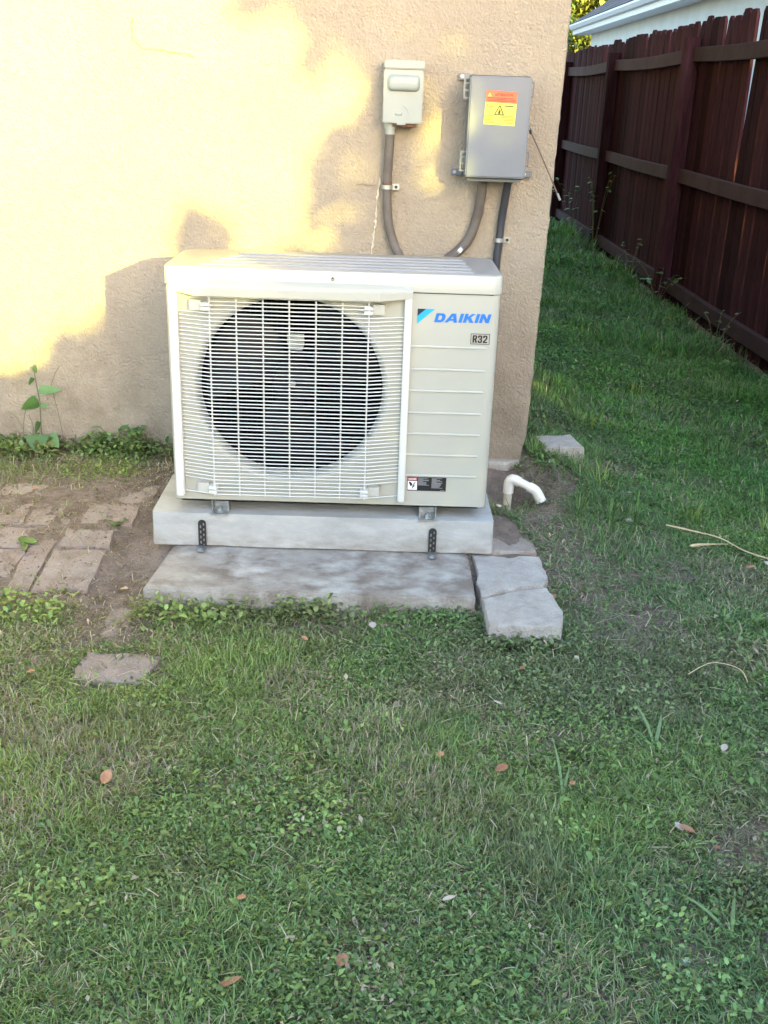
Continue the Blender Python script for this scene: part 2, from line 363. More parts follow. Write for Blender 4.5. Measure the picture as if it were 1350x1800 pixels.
mb.loft(rings, cap=False, closed=False)
# bottom lip of the rounded sides
mb.v += []
body = part('body', mb, 'paint', unit, smooth=True)
mb = MB().prism([(x, y) for x, y in arc(UX0+r, UY0+r, r, 270, 180)+[(UX0, UY1-.05), (UX0+.05, UY1), (UX1-.03, UY1), (UX1, UY1-.03)]+arc(UX1-r, UY0+r, r, 0, -90)], UZ0, UZ0+.004)
part('base_pan', mb, 'paint', unit)
HCX, HCZ, HR = .325, .547, .262
circ = lambda R_, n=64: [(HCX+R_*math.cos(2*math.pi*i/n), HCZ+R_*math.sin(2*math.pi*i/n)) for i in range(n)]
me = flat([[(UX0+.03, UZ0), (UX1-.03, UZ0), (UX1-.03, LZ), (UX0+.03, LZ)], circ(HR)], UY0, 0, 'paint'); part('front_panel', shift(me, root_loc(unit)), None, unit)
mb = MB().loft([[(x, y, z) for x, z in circ(rr)] for rr, y in ((HR, UY0), (HR-.006, UY0+.002), (HR-.012, UY0+.009), (HR-.015, UY0+.022), (HR-.015, UY0+.05))], cap=False)
part('fan_ring', mb, 'paint', unit, smooth=True)
mb = MB().loft([[(x, y, z) for x, z in circ(HR-.0155, 48)] for y in (UY0+.05, UY0+.17)], cap=False); mb.loft([[(x, UY0+.17, z) for x, z in circ(HR-.0155, 48)], [(x, UY0+.171, z) for x, z in circ(.001, 48)]], cap=False)
part('fan_shroud', mb, 'dark', unit, smooth=True)
# coil fins behind the fan
mb = MB()
for i in range(30): mb.box((.11+i*.0148, UY0+.158, .33), (.112+i*.0148, UY0+.168, .77))
o = part('coil', mb, 'coil', unit)
# fan
fan = bpy.data.objects.new('fan', None); COL.objects.link(fan); fan.parent = unit; fan.location = Vector((HCX, UY0+.10, HCZ))-root_loc(unit)
fw = root_loc(fan)
mb = MB(); 
for k, (rr, yy) in enumerate(((.062, .04), (.060, -.012), (.052, -.020), (.018, -.022))): pass
mb.loft([[(HCX+rr*math.cos(a), UY0+.10+yy, HCZ+rr*math.sin(a)) for a in (2*math.pi*i/32 for i in range(32))] for rr, yy in ((.062, .04), (.060, -.012), (.052, -.020), (.017, -.022))])
part('hub', mb, 'fan', fan, smooth=True)
mb = MB().tube([(HCX, UY0+.08, HCZ), (HCX, UY0+.066, HCZ)], .0085, 6); part('hub_nut', mb, 'galv', fan)
for b_ in range(3):
    mb = MB(); a0 = math.radians((20, 142, 262)[b_]); NR, NA = 8, 10
    for i in range(NR+1):
        rr = .055+.182*i/NR; span = math.radians(62+10*math.sin(i/NR*3))
        for j in range(NA+1):
            t = j/NA; a = a0+(t-.5)*span+.35*(i/NR)**1.5; y = UY0+.10+(.5-t)*.075+.006*math.sin(t*3.14)
            mb.v.append((HCX+rr*math.cos(a), y, HCZ+rr*math.sin(a)))
    for i in range(NR):
        for j in range(NA): a = i*(NA+1)+j; mb.f.append((a, a+1, a+NA+2, a+NA+1))
    part('fan_blade', mb, 'fan', fan, smooth=True)
# galvanised motor mounts seen inside
me = flat([[(.318, .645), (.352, .645), (.358, .662), (.357, .690), (.313, .690), (.312, .668)]], UY0+.052, .002, 'galv'); part('motor_bracket', shift(me, root_loc(unit)), None, unit)
me = flat([[(.262, .297), (.39, .302), (.39, .320), (.262, .316)]], UY0+.03, .003, 'galv'); part('motor_bracket', shift(me, root_loc(unit)), None, unit)
# lid
mb = MB(); cs2 = arc(UX0+.022, UY0+.022, .025, 270, 180)+arc(UX0+.05, UY1-.05, .053, 180, 90)+arc(UX1-.03, UY1-.03, .033, 90, 0)+arc(UX1-.022, UY0+.022, .025, 0, -90)
cxm, cym = .4355, -.54
def inset(p, d):
    x, y = p; return (x-math.copysign(min(d, abs(x-cxm)), x-cxm), y-math.copysign(min(d, abs(y-cym)), y-cym))
mb.loft([[(x, y, z) for x, y in (inset(p, d) for p in cs2)] for z, d in ((LZ+.002, .006), (LZ+.002, 0), (LZ+.045, .0005), (LZ+.0480, .0020), (UZ1, .006))])
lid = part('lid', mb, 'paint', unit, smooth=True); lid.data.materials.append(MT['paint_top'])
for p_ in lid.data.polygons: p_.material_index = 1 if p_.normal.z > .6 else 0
for k in range(5):
    y = -.665+.052*k; mb = MB()
    x0, x1 = .09+.018*k, .80-.004*k
    mb.loft([[(x, y-.006, UZ1), (x, y-.003, UZ1+.0035), (x, y+.003, UZ1+.0035), (x, y+.006, UZ1)] for x in (x0, x1)]); mb.v = [(v[0], v[1], v[2]) for v in mb.v]
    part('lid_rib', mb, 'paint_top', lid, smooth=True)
mb = MB().box((UX0+.020, UY0-.0022, LZ-.0004), (UX1-.020, UY0+.01, LZ+.0021)); part('seam', mb, 'rubber', unit)
a = [(.434+.0045*math.cos(t/12*2*math.pi), .8465+.0045*math.sin(t/12*2*math.pi)) for t in range(12)]; b_ = [(.434+.0031*math.cos(t/12*2*math.pi), .8465+.0031*math.sin(t/12*2*math.pi)) for t in range(12)]
me = flat([a, b_, [(.4335, .846), (.4345, .846), (.4345, .853), (.4335, .853)]], UY0-.0045, .0004, 'grey_ink'); part('lid_mark', shift(me, root_loc(unit)), None, unit)
# embossed ridges on the service panel
for k, z in enumerate((.6775, .6165, .5575, .4965, .4370, .3765, .3165)):
    x0, x1 = .6415, .845-.001*k; mb = MB()
    mb.loft([[(x, UY0, z+.0034), (x, UY0-.0032, z+.0002), (x, UY0-.0028, z-.0018), (x, UY0, z-.0026)] for x in (x0, x1-.004)]+[[(x1, UY0, z), (x1, UY0-.0003, z-.0005), (x1, UY0-.0003, z-.001), (x1, UY0, z-.0015)]])
    part('panel_ridge', mb, 'paint', unit)
# grille
gr = bpy.data.objects.new('grille', None); COL.objects.link(gr); gr.parent = unit; gr.location = Vector((.326, UY0, .52))-root_loc(unit); GL = root_loc(gr)
part('grille_frame', MB().box((.012, -.722, .243), (.034, UY0, .812)), 'wire', gr, bevel=.003)
part('grille_frame', MB().box((.622, -.722, .243), (.641, UY0, .812)), 'wire', gr, bevel=.003)
mb = MB(); st = []
for x, yf, zb in ((.011, -.722, .806), (.035, -.724, .805), (.085, -.750, .800), (.556, -.750, .800), (.621, -.726, .803), (.642, -.722, .805)):
    st.append([(x, UY0, .8365), (x, yf+.012, .829), (x, yf, .822), (x, yf, zb), (x, UY0, zb)])
mb.loft(st); part('grille_hood', mb, 'paint', gr, smooth=False, bevel=.0015)
def rod(pts, hy=.0013, hz=.0013, axis='z'):
    mb = MB(); rs = []
    for p in pts:
        if axis == 'z': rs.append([(p[0], p[1]-hy, p[2]), (p[0], p[1], p[2]+hz), (p[0], p[1]+hy, p[2]), (p[0], p[1], p[2]-hz)])
        else: rs.append([(p[0]-hz, p[1], p[2]), (p[0], p[1]-hy, p[2]), (p[0]+hz, p[1], p[2]), (p[0], p[1]+hy, p[2])])
    return mb.loft(rs)
full = rod([(.034, -.708, 0), (.119, -.7365, 0), (.3, -.7375, 0), (.532, -.7365, 0), (.622, -.708, 0)], .0018, .00165).mesh('grille_wire', 'wire')
short = rod([(.116, -.7355, 0), (.3, -.7375, 0), (.534, -.7355, 0)], .0018, .00165).mesh('grille_wire_short', 'wire')
NW = 53; z0, z1 = .257, .796
for k in range(NW):
    z = z0+(z1-z0)*k/(NW-1); me = full if (k == 0 or 3 < k < NW-4) else short
    o = bpy.data.objects.new('grille_wire', me); COL.objects.link(o); o.parent = gr; o.location = Vector((random.uniform(-.0004, .0004), random.uniform(-.0004, .0004), z+random.uniform(-.0006, .0006)))-GL
    o.rotation_euler.y = random.uniform(-.0012, .0012)
for x in (.119, .188, .257, .325, .394, .462, .530):
    part('grille_upright', rod([(x, -.7338, z0-.004), (x, -.7338, z1+.006)], .0022, .0021, 'x'), 'wire', gr)
for x, z, sgn in ((.082, .772, 1), (.556, .774, -1), (.088, .270, 1), (.556, .271, -1)):
    mb = MB().box((x-.017, -.722, z-.0135), (x+.015, UY0, z+.0135)); mb2 = MB()
    c_ = part('grille_clip', mb, 'clip', gr, bevel=.0015)
    mb2.box((x+sgn*.016-(.0 if sgn > 0 else .022), -.740, z-.010), (x+sgn*.016+(.022 if sgn > 0 else 0), -.712, z-.0015)).box((x+sgn*.016-(.0 if sgn > 0 else .022), -.740, z+.0015), (x+sgn*.016+(.022 if sgn > 0 else 0), -.712, z+.010))
    part('clip_jaw', mb2, 'wire', gr, bevel=.001)
for x, z in ((.097, .796), (.541, .797), (.078, .284), (.572, .286)):
    part('panel_screw', MB().tube([(x, UY0-.004, z), (x, UY0+.002, z)], .0045, 8), 'galv', unit)
# logo, badges, stickers
def u(me, name, label=None):
    return part(name, shift(me, root_loc(unit)), None, unit, label)
yy = UY0-.0012
u(flat([[(.656, .777), (.7015, .778), (.656, .7375)]], yy, .0006, 'cyan'), 'logo_emblem')
u(flat([[(.6562, .7775), (.678, .7775), (.6562, .7585)]], yy-.0005, .0004, 'navy'), 'logo_emblem_corner')
H = .0235; Zb = .7435
LET = {
 'D': ([[(0, 0), (.62, 0), (.86, .08), (1, .3), (1, .7), (.86, .92), (.62, 1), (0, 1)], [(.32, .25), (.56, .25), (.67, .38), (.67, .62), (.56, .75), (.32, .75)]], 1.05),
 'A': ([[(-.12, 0), (.22, 0), (.32, .2), (.74, .2), (.80, 0), (1.14, 0), (.80, 1), (.36, 1)], [(.42, .41), (.66, .41), (.56, .72)]], 1.15),
 'I': ([[(0, 0), (.33, 0), (.33, 1), (0, 1)]], .33),
 'K': ([[(0, 0), (.33, 0), (.33, .36), (.40, .42), (.68, 0), (1.1, 0), (.66, .60), (1.06, 1), (.66, 1), (.33, .66), (.33, 1), (0, 1)]], 1.05),
 'N': ([[(0, 0), (.31, 0), (.31, .55), (.68, 0), (1, 0), (1, 1), (.69, 1), (.69, .45), (.32, 1), (0, 1)]], 1.0)}
xp = 0; sp = []; glyphs = []
for ch in 'DAIKIN':
    g_, wd = LET[ch]; glyphs.append((g_, xp)); xp += wd*1.12+.14
tot = xp-.14; sxx = .143/(tot)
for g_, x_ in glyphs:
    for poly in g_: sp.append([(.700+(x_+p[0]*1.12)*sxx+p[1]*.0062, Zb+p[1]*H+(x_*sxx)*.012) for p in poly])
u(flat(sp, yy, .0006, 'blue'), 'logo_lettering')
fr = [[(.7985, .6885), (.8485, .6885), (.8485, .7165), (.7985, .7165)], [(.7999, .6899), (.8471, .6899), (.8471, .7151), (.7999, .7151)]]
u(flat(fr, yy, .0004, 'black'), 'badge_frame'); GL32 = ([[(0,0),(.2,0),(.2,.4),(.27,.4),(.36,0),(.58,0),(.47,.45),(.56,.58),(.56,.88),(.46,1),(0,1)],[(.2,.58),(.34,.58),(.36,.62),(.36,.80),(.34,.84),(.2,.84)]],
 [[(0,.12),(.1,0),(.46,0),(.56,.12),(.56,.42),(.48,.51),(.56,.60),(.56,.88),(.46,1),(.1,1),(0,.88),(0,.68),(.2,.68),(.2,.82),(.36,.82),(.36,.60),(.18,.60),(.18,.43),(.36,.43),(.36,.17),(.2,.17),(.2,.32),(0,.32)]],
 [[(0,0),(.56,0),(.56,.17),(.24,.17),(.56,.56),(.56,.88),(.46,1),(.1,1),(0,.88),(0,.66),(.2,.66),(.2,.83),(.36,.83),(.36,.60),(0,.17)]])
u(flat([[(.8038+i_*.0136+p[0]*.0205, .6925+p[1]*.0198) for p in po] for i_, g_ in enumerate(GL32) for po in g_], yy-.0002, .0004, 'black'), 'badge_lettering')
u(flat([[(.648, .272), (.756, .272), (.756, .3125), (.648, .3125)]], yy+.0004, .0006, 'black'), 'warning_label')
u(flat([[(.6495, .2745), (.6755, .2745), (.6755, .3005), (.6495, .3005)]], yy, .0004, 'white'), 'warning_picture')
u(flat([[(.6495, .3025), (.6755, .3025), (.6755, .3112), (.6495, .3112)]], yy, .0004, 'red'), 'warning_banner')
u(text('DANGER', .6515, .3042, yy-.0006, .0068, 'white', bold=.0002, fit=.022), 'warning_word')
u(flat([[(.652, .2975), (.6555, .2985), (.6610, .2945), (.6625, .2900), (.6600, .2855), (.6570, .2860), (.6545, .2920)],
        [(.6635, .2890), (.6690, .2975), (.6715, .2980), (.6680, .2915), (.6655, .2865), (.6700, .2880), (.6705, .2870), (.6655, .2830), (.6640, .2785), (.6625, .2785), (.6625, .2830)]], yy-.0006, .0003, 'black'), 'warning_hand')
sp = []
for cx_, n_, dim in ((.678, 9, 1), (.7155, 12, 1)):
    for i in range(n_):
        z = .3090-i*.00255; ln = random.uniform(.022, .031) if i not in (1, 4) else .014
        sp.append([(cx_, z), (cx_+ln, z), (cx_+ln, z+.0012), (cx_, z+.0012)])
sp.append([(.740, .2745), (.752, .2745), (.752, .2755), (.740, .2755)])
u(flat(sp, yy-.0004, .0002, 'pale_ink'), 'warning_text_lines')
# feet
for x in (.128, .709):
    mb = MB().box((x-.024, -.725, .1905), (x+.024, -.66, .1935)).box((x-.024, -.70, .1935), (x-.021, -.66, .2236)).box((x+.021, -.70, .1935), (x+.024, -.66, .2236)).box((x-.024, -.6635, .1935), (x+.024, -.6605, .2236))
    f_ = part('foot', mb, 'galv', unit, bevel=.0008)
    mb = MB().tube([(x, -.695, .1935), (x, -.695, .1945)], .016, 14); mb.tube([(x, -.695, .1945), (x, -.695, .2005)], .0085, 6); mb.tube([(x, -.695, .2005), (x, -.695, .2065)], .004, 8)
    part('foot_bolt', mb, 'galv', unit)
mb = MB().box((.40, -.66, .19), (.45, -.42, .2236)).box((.128-.02, -.42, .19), (.128+.02, -.40, .2236)).box((.709-.02, -.42, .19), (.709+.02, -.40, .2236)); pass
for a_, b_ in (((.128-.02, -.42, .19), (.128+.02, -.40, .2236)), ((.709-.02, -.42, .19), (.709+.02, -.40, .2236))): part('rear_foot', MB().box(a_, b_), 'galv', unit)

# anchor straps
def strap(x, zt, lab):
    s = thing('anchor_strap', lab, 'bracket', (x, -.7185, .0905), 'black perforated anchor straps')
    out = [(x+.011*math.cos(math.radians(a)), zt-.011+.011*math.sin(math.radians(a))) for a in range(0, 181, 20)]+[(x-.011, .095), (x+.011, .095)]
    sl = []
    for k in range(5):
        zz = zt-.016-k*.0158
        sl.append(rrect(x-.0062, zz-.010, x-.0022, zz, .0018, 2))
        sl.append(rrect(x+.0022, zz-.002, x+.0062, zz+.0065, .0018, 2))
    me = flat([out]+sl, -.7202, .0022, 'rubber'); part('strap', shift(me, root_loc(s)), None, s)
    yb = -.76; mb = MB().prism([(x-.011, -.7195), (x-.011, yb+.010)]+[(x+.011*math.cos(math.radians(a)), yb+.010+.011*math.sin(math.radians(a))) for a in range(180, 361, 20)]+[(x+.011, -.7195)], .0925, .0948)
    part('strap_foot', mb, 'galv', s)
    mb = MB().tube([(x, yb+.010, .0948), (x, yb+.010, .0965)], .0085, 12); mb.tube([(x, yb+.010, .0965), (x, yb+.010, .1015)], .0055, 6); part('bolt', mb, 'galv', s)
strap(.0785, .173, 'black perforated strap on the left end of the pad front')
strap(.7250, .168, 'black perforated strap on the right end of the pad front')

# ------------------------------------------------------------------ wall boxes
db = thing('disconnect_box', 'pale grey metal disconnect box with raised oblong bump on its cover', 'electrical box', (.609, 0, 1.22))
mb = MB().box((.5525, -.070, 1.216), (.665, 0, 1.38)); part('box_body', mb, 'boxside', db, bevel=.002)
mb = MB().box((.550, -.082, 1.363), (.6695, .0, 1.387)); part('box_hood', mb, 'boxmetal', db, bevel=.003)
mb = MB(); mb.box((.549, -.079, 1.213), (.667, -.071, 1.3615)); cover = part('box_cover', mb, 'boxmetal', db, bevel=.0025)
rr0 = rrect(.561, 1.302, .657, 1.347, .014, 5)
def ins2(pts, d):
    cx_ = sum(p[0] for p in pts)/len(pts); cz_ = sum(p[1] for p in pts)/len(pts)
    return [(p[0]-math.copysign(min(d, abs(p[0]-cx_)), p[0]-cx_), p[1]-math.copysign(min(d, abs(p[1]-cz_)), p[1]-cz_)) for p in pts]
mb = MB().loft([[(x, y, z) for x, z in ins2(rr0, d)] for y, d in ((-.079, 0), (-.084, .001), (-.0895, .003), (-.0925, .007), (-.0935, .012))]); part('cover_bulge', mb, 'boxmetal', cover, smooth=True)
rr0 = rrect(.586, 1.235, .607, 1.243, .0035, 4)
mb = MB().loft([[(x, y, z) for x, z in ins2(rr0, d)] for y, d in ((-.079, 0), (-.081, .001), (-.0818, .004))]); part('cover_emboss', mb, 'boxmetal', cover, smooth=True)
mb = MB().tube([(.611, -.0795, 1.262), (.620, -.0805, 1.254), (.6255, -.0792, 1.243)], .0008, 6); part('cover_scratch', mb, 'boxmetal', cover)
mb = MB().box((.592, -.0815, 1.2085), (.618, -.0785, 1.216)); part('latch_tab', mb, 'boxmetal', cover)
mb = MB().box((.580, -.066, 1.203), (.650, -.02, 1.217)); part('hub_plate', mb, 'rust', db)
mb = MB().tube([(.5735, -.042, 1.216), (.5735, -.042, 1.196)], .019, 12); mb.tube([(.5735, -.042, 1.197), (.5735, -.042, 1.180)], .0155, 12); part('conduit_fitting', mb, 'boxside', db, smooth=True)

cb = thing('control_box', 'grey plastic control box with red and yellow warning sticker', 'electrical box', (.89, 0, 1.07))
part('box_base', MB().box((.803, -.118, 1.068), (.978, -.012, 1.352)), 'boxgrey', cb, bevel=.004)
part('gasket', MB().box((.805, -.128, 1.0665), (.976, -.1175, 1.3535)), 'rubber', cb)
part('box_door', MB().box((.8005, -.150, 1.0705), (.9795, -.1275, 1.3515)), 'boxgrey', cb, bevel=.004, seg=3)
part('box_lip', MB().box((.8085, -.122, 1.0575), (.972, -.085, 1.0665)), 'boxgrey', cb, bevel=.002)
for z, sx in ((1.318, -1), (1.115, -1), (1.318, 1), (1.125, 1)):
    x = .803 if sx < 0 else .978; hh = .030 if sx < 0 else .022; d = (.020 if sx < 0 else .011)*sx
    mb = MB()
    for zz in (z+hh-.006, z+hh*.33, z-hh*.33, z-hh):
        if sx > 0 and abs(zz-z) < hh*.5: continue
        mb.box((min(x, x+d), -.128, zz), (max(x, x+d), -.104, zz+.005))
    mb.box((min(x+d*.75, x+d), -.130, z-hh), (max(x+d*.75, x+d), -.122, z+hh))
    part('hinge' if sx < 0 else 'latch', mb, 'boxgrey', cb, bevel=.0008)
for x, z in ((.787, 1.350), (.779, 1.076), (.996, 1.076)):
    mb = MB().box((x-.012, -.016, z-.010), (x+.022, -.004, z+.010)); t_ = part('mounting_foot', mb, 'boxgrey', cb, bevel=.002)
    part('mounting_screw', MB().tube([(x-.002, -.020, z), (x-.002, -.012, z)], .005, 8), 'galv', t_)
part('latch_catch', MB().box((.9795, -.11, 1.205), (.990, -.08, 1.222)), 'boxgrey', cb, bevel=.002)
def c(me, name, par=cb, label=None): return part(name, shift(me, root_loc(par)), None, par, label)
ys_ = -.1508
c(flat([[(.8478, 1.2815), (.9392, 1.2785), (.9400, 1.3105), (.8486, 1.3135)]], ys_, .0005, 'orange'), 'sticker_top')
c(flat([[(.8455, 1.2205), (.9370, 1.2175), (.9391, 1.2780), (.8477, 1.2810)]], ys_, .0005, 'yellow'), 'sticker_bottom')
c(text('ATTENTION', .8735, 1.2982, ys_-.0006, .0092, 'dred', bold=.00025, fit=.052), 'sticker_word')
c(flat([[(.8530, 1.2970), (.8640, 1.2966), (.8585, 1.3070)], [(.8579, 1.2995), (.8591, 1.2995), (.8591, 1.3035), (.8579, 1.3035)]], ys_-.0006, .0003, 'yellow'), 'sticker_symbol')
sp = []
for i, (a_, b_) in enumerate(((.853, .930), (.852, .934), (.852, .936))): z = 1.2928-i*.0040; sp.append([(a_, z), (b_, z-.002), (b_, z-.0004), (a_, z+.0016)])
c(flat(sp, ys_-.0006, .0002, 'dred'), 'sticker_text_lines')
c(flat([[(.874, 1.2465), (.9045, 1.2458), (.8905, 1.2755)], [(.8785, 1.2490), (.9000, 1.2486), (.8901, 1.2700)]], ys_-.0006, .0003, 'grey_ink'), 'sticker_triangle')
c(flat([[(.8865, 1.2495), (.8915, 1.2492), (.8935, 1.2560), (.8920, 1.2620), (.8898, 1.2640), (.8892, 1.2585), (.8868, 1.2560)], [(.8845, 1.2530), (.8853, 1.2530), (.8853, 1.2600), (.8845, 1.2600)]], ys_-.0006, .0003, 'grey_ink'), 'sticker_hand')
sp = [[(.8515, 1.2755), (.8555, 1.2755), (.8540, 1.2700), (.8560, 1.2655), (.8515, 1.2655)]]; c(flat(sp, ys_-.0006, .0003, 'orange'), 'sticker_mark')
sp = [[(.857, 1.2725), (.866, 1.2722), (.866, 1.2735), (.857, 1.2738)], [(.858, 1.2685), (.872, 1.2680), (.872, 1.2697), (.858, 1.2702)], [(.9035, 1.2700), (.930, 1.2692), (.930, 1.2722), (.9035, 1.2730)]]
for i in range(6):
    z = 1.2440-i*.0038; sp.append([(.8495, z), (.8495+(.024, .026, .012, .018, .022, .028)[i], z), (.8495+(.024, .026, .012, .018, .022, .028)[i], z+.0014), (.8495, z+.0014)])
    L_ = (.040, .038, .030, .028, .026, .018)[i]; sp.append([(.9325-L_, z-.001), (.9325, z-.001), (.9325, z+.0004), (.9325-L_, z+.0004)])
c(flat(sp, ys_-.0006, .0002, 'grey_ink'), 'sticker_text_lines')

def curve_pts(P, n=24):
    P = [Vector(p) for p in P]; out = []
    for i in range(len(P)-1):
        p0 = P[max(i-1, 0)]; p1 = P[i]; p2 = P[i+1]; p3 = P[min(i+2, len(P)-1)]; m_ = max(2, n//(len(P)-1))
        for k in range(m_):
            t = k/m_; out.append(.5*((2*p1)+(-p0+p2)*t+(2*p0-5*p1+4*p2-p3)*t*t+(-p0+3*p1-3*p2+p3)*t**3))
    out.append(P[-1]); return out
single('conduit', MB().tube(curve_pts([(.5735, -.042, 1.19), (.571, -.034, 1.11), (.5695, -.024, 1.025), (.575, -.024, .93), (.592, -.028, .865), (.618, -.05, .815), (.67, -.12, .76), (.72, -.25, .70), (.72, -.37, .68)], 40), .0145, 12), 'conduit',
  'grey flexible conduit curving down from the pale metal disconnect box', 'conduit', (.5735, -.04, 1.19), smooth=True)
single('conduit', MB().tube(curve_pts([(.862, -.055, 1.062), (.861, -.040, 1.00), (.852, -.024, .93), (.832, -.022, .872), (.80, -.026, .836), (.765, -.06, .81), (.74, -.15, .77), (.72, -.28, .72), (.74, -.37, .66)], 40), .0155, 12), 'conduit',
  'brown grey conduit bending left from under the grey control box', 'conduit', (.862, -.05, 1.06), smooth=True)
single('conduit', MB().tube(curve_pts([(.943, -.050, 1.066), (.938, -.034, 1.00), (.933, -.022, .93), (.930, -.022, .86), (.926, -.022, .78), (.925, -.022, .4), (.92, -.06, .22), (.88, -.2, .16)], 36), .0125, 12), 'conduit_dark',
  'straight dark grey conduit dropping from the control box near the corner', 'conduit', (.943, -.05, 1.066), smooth=True)
part_fit = MB().tube([(.943, -.05, 1.0665), (.943, -.048, 1.052)], .017, 10); part('conduit_fitting', part_fit, 'rubber', cb)
part_fit = MB().tube([(.862, -.055, 1.0665), (.862, -.053, 1.056)], .020, 10); part('conduit_fitting', part_fit, 'rubber', cb)
def clamp(p, ang, rad, lab, flip=1):
    t_ = thing('conduit_clamp', lab, 'pipe clamp', p, 'steel conduit clamps'); P0 = Vector(p); mb = MB(); rs = []
    rot = Matrix.Rotation(ang, 3, 'Y')
    for i in range(9):
        a = math.pi*i/8; q = [Vector((math.cos(a)*rr_*flip, -math.sin(a)*rr_-.012, zz)) for rr_, zz in ((rad, -.006), (rad+.002, -.006), (rad+.002, .006), (rad, .006))]
        rs.append([P0+rot@v for v in q])
    mb.loft(rs); part('band', mb, 'galv', t_)
    pts = [(-rad-.022, -.009), (-rad, -.009), (-rad, .009), (-rad-.022, .009)]
    mb = MB().loft([[P0+rot@Vector((flip*-x, y, z)) for x, z in pts] for y in (-.002, -.005)]); part('tab', mb, 'galv', t_, bevel=.001)
    a0 = P0+rot@Vector((flip*(rad+.012), -.005, 0)); a1 = P0+rot@Vector((flip*(rad+.012), -.0095, 0)); part('screw', MB().tube([a0, a1], .005, 8), 'rubber', t_)
clamp((.5695, -.012, 1.025), 0, .0155, 'steel clamp with rust above it, on the conduit from the disconnect box')
clamp((.803, -.014, .838), math.radians(-48), .0165, 'tilted steel clamp on the brown bending conduit', -1)
clamp((.9305, -.010, .875), 0, .0135, 'steel clamp on the dark conduit nearest the wall corner')
single('rust_band', MB().tube([(.5695, -.024, 1.031), (.5697, -.0245, 1.042)], .0152, 12), 'rust', 'rusty brown ring on the conduit just above its upper clamp', 'rust ring', (.5695, -.024, 1.03))
rod_ = thing('tether_rod', 'thin brown cord with pale tip hanging slantwise from the control box', 'cord', (.993, -.07, 1.208))
part('cord', MB().tube([(.9925, -.07, 1.208), (1.03, -.060, 1.145), (1.072, -.052, 1.07), (1.098, -.045, 1.022)], .0022, 6), 'tan_rod', rod_)
part('cord_end', MB().tube([(.9895, -.072, 1.217), (.9935, -.07, 1.208), (.998, -.069, 1.195)], [.002, .0045, .0035], 6), 'black', rod_)
part('cord_tip', MB().tube([(1.098, -.045, 1.024), (1.108, -.043, 1.004)], .0034, 6), 'boxside', rod_)

# ------------------------------------------------------------------ blocks, pipe, pavers, stones
def irregular(poly, seed, n=6, j=.008):
    out = []
    for i in range(len(poly)):
        a = Vector(poly[i]); b = Vector(poly[(i+1) % len(poly)]); d = b-a; nn = Vector((-d.y, d.x)).normalized()
        for k in range(n):
            p = a+d*(k/n); o = noise.noise((p.x*14+seed, p.y*14, seed))*j+noise.noise((p.x*45+seed, p.y*45, 3))*j*.5; p = p+nn*o; out.append((p.x, p.y))
    return out
def block(poly, z0, z1, m, label, seed, j=.012, name='edging_block', cat='concrete block', group='cast edging blocks beside the pad', tilt=0, dome=.0):
    mb = MB(); pl = irregular(poly, seed, 6, j); cx_ = sum(p[0] for p in pl)/len(pl); cy_ = sum(p[1] for p in pl)/len(pl); rs = []
    for f_, z in ((1.0, z0), (1.0, z1-.008), (.993, z1-.002), (.975, z1), (.7, z1+.001), (.4, z1+.001), (.12, z1+.001)):
        rs.append([(cx_+(x-cx_)*f_, cy_+(y-cy_)*f_, z+(0 if z == z0 else tilt*(x-cx_)+noise.noise((x*f_*20, y*f_*20, seed))*.004+noise.noise((x*f_*60, y*60, seed))*.0015)) for x, y in pl])
    mb.loft(rs); return single(name, mb, m, label, cat, (cx_, cy_, z0), group, smooth=True)
block([(.853, -1.122), (1.040, -1.118), (1.045, -1.03), (1.028, -.900), (.96, -.905), (.848, -.980)], -.03, .079, 'block', 'pale front edging block reaching furthest into the grass', 3)
block([(.845, -.975), (.955, -.898), (1.022, -.895), (1.040, -.80), (1.034, -.70), (.92, -.705), (.842, -.70)], -.03, .083, 'block', 'middle edging block right of the weathered slab, faded pink grey', 5)
block([(.845, -.692), (.93, -.697), (1.028, -.690), (1.022, -.60), (.99, -.52), (.945, -.455), (.90, -.42), (.85, -.43)], -.02, .093, 'block_brown', 'brown soiled edging block behind, between the pad and the white pipe', 8)
block([(1.150, .035), (1.285, .045), (1.262, .19), (1.135, .165)], .06, .172, 'block', 'loose square concrete block by the house corner in the grass', 13, .006, 'loose_block', 'concrete block', None)
# pvc drain
pv = thing('drain_pipe', 'white plastic pipe bending over like a spout beside the unit', 'pipe', (.992, -.25, .03))
def cyl(p0, p1, r_, n=14): return MB().tube([p0, p1], r_, n)
part('riser', cyl((.990, -.25, -.03), (.992, -.25, .125), .0138), 'pvc_old', pv, smooth=True)
part('coupling', cyl((.9895, -.25, .018), (.990, -.25, .044), .0168), 'pvc_old', pv, smooth=True)
part('elbow', MB().tube([(.992, -.25, .106), (.992, -.25, .132), (.9930, -.25, .142), (.9965, -.251, .149), (1.002, -.252, .1525), (1.010, -.253, .151), (1.026, -.256, .1448)], [.0172]*7, 14), 'pvc', pv, smooth=True)
part('arm', cyl((1.02, -.255, .148), (1.068, -.266, .127), .0138), 'pvc', pv, smooth=True)
part('elbow', MB().tube([(1.054, -.263, .133), (1.070, -.267, .126), (1.077, -.269, .122), (1.084, -.272, .113), (1.098, -.279, .088)], .0172, 14), 'pvc', pv, 'angled end elbow with open mouth', smooth=True)
single('pipe_cap', cyl((.955, -.262, .062), (.970, -.262, .058), .008), 'pvc', 'short white pipe stub lying left of the drain pipe foot', 'pipe stub', (.96, -.262, .06))

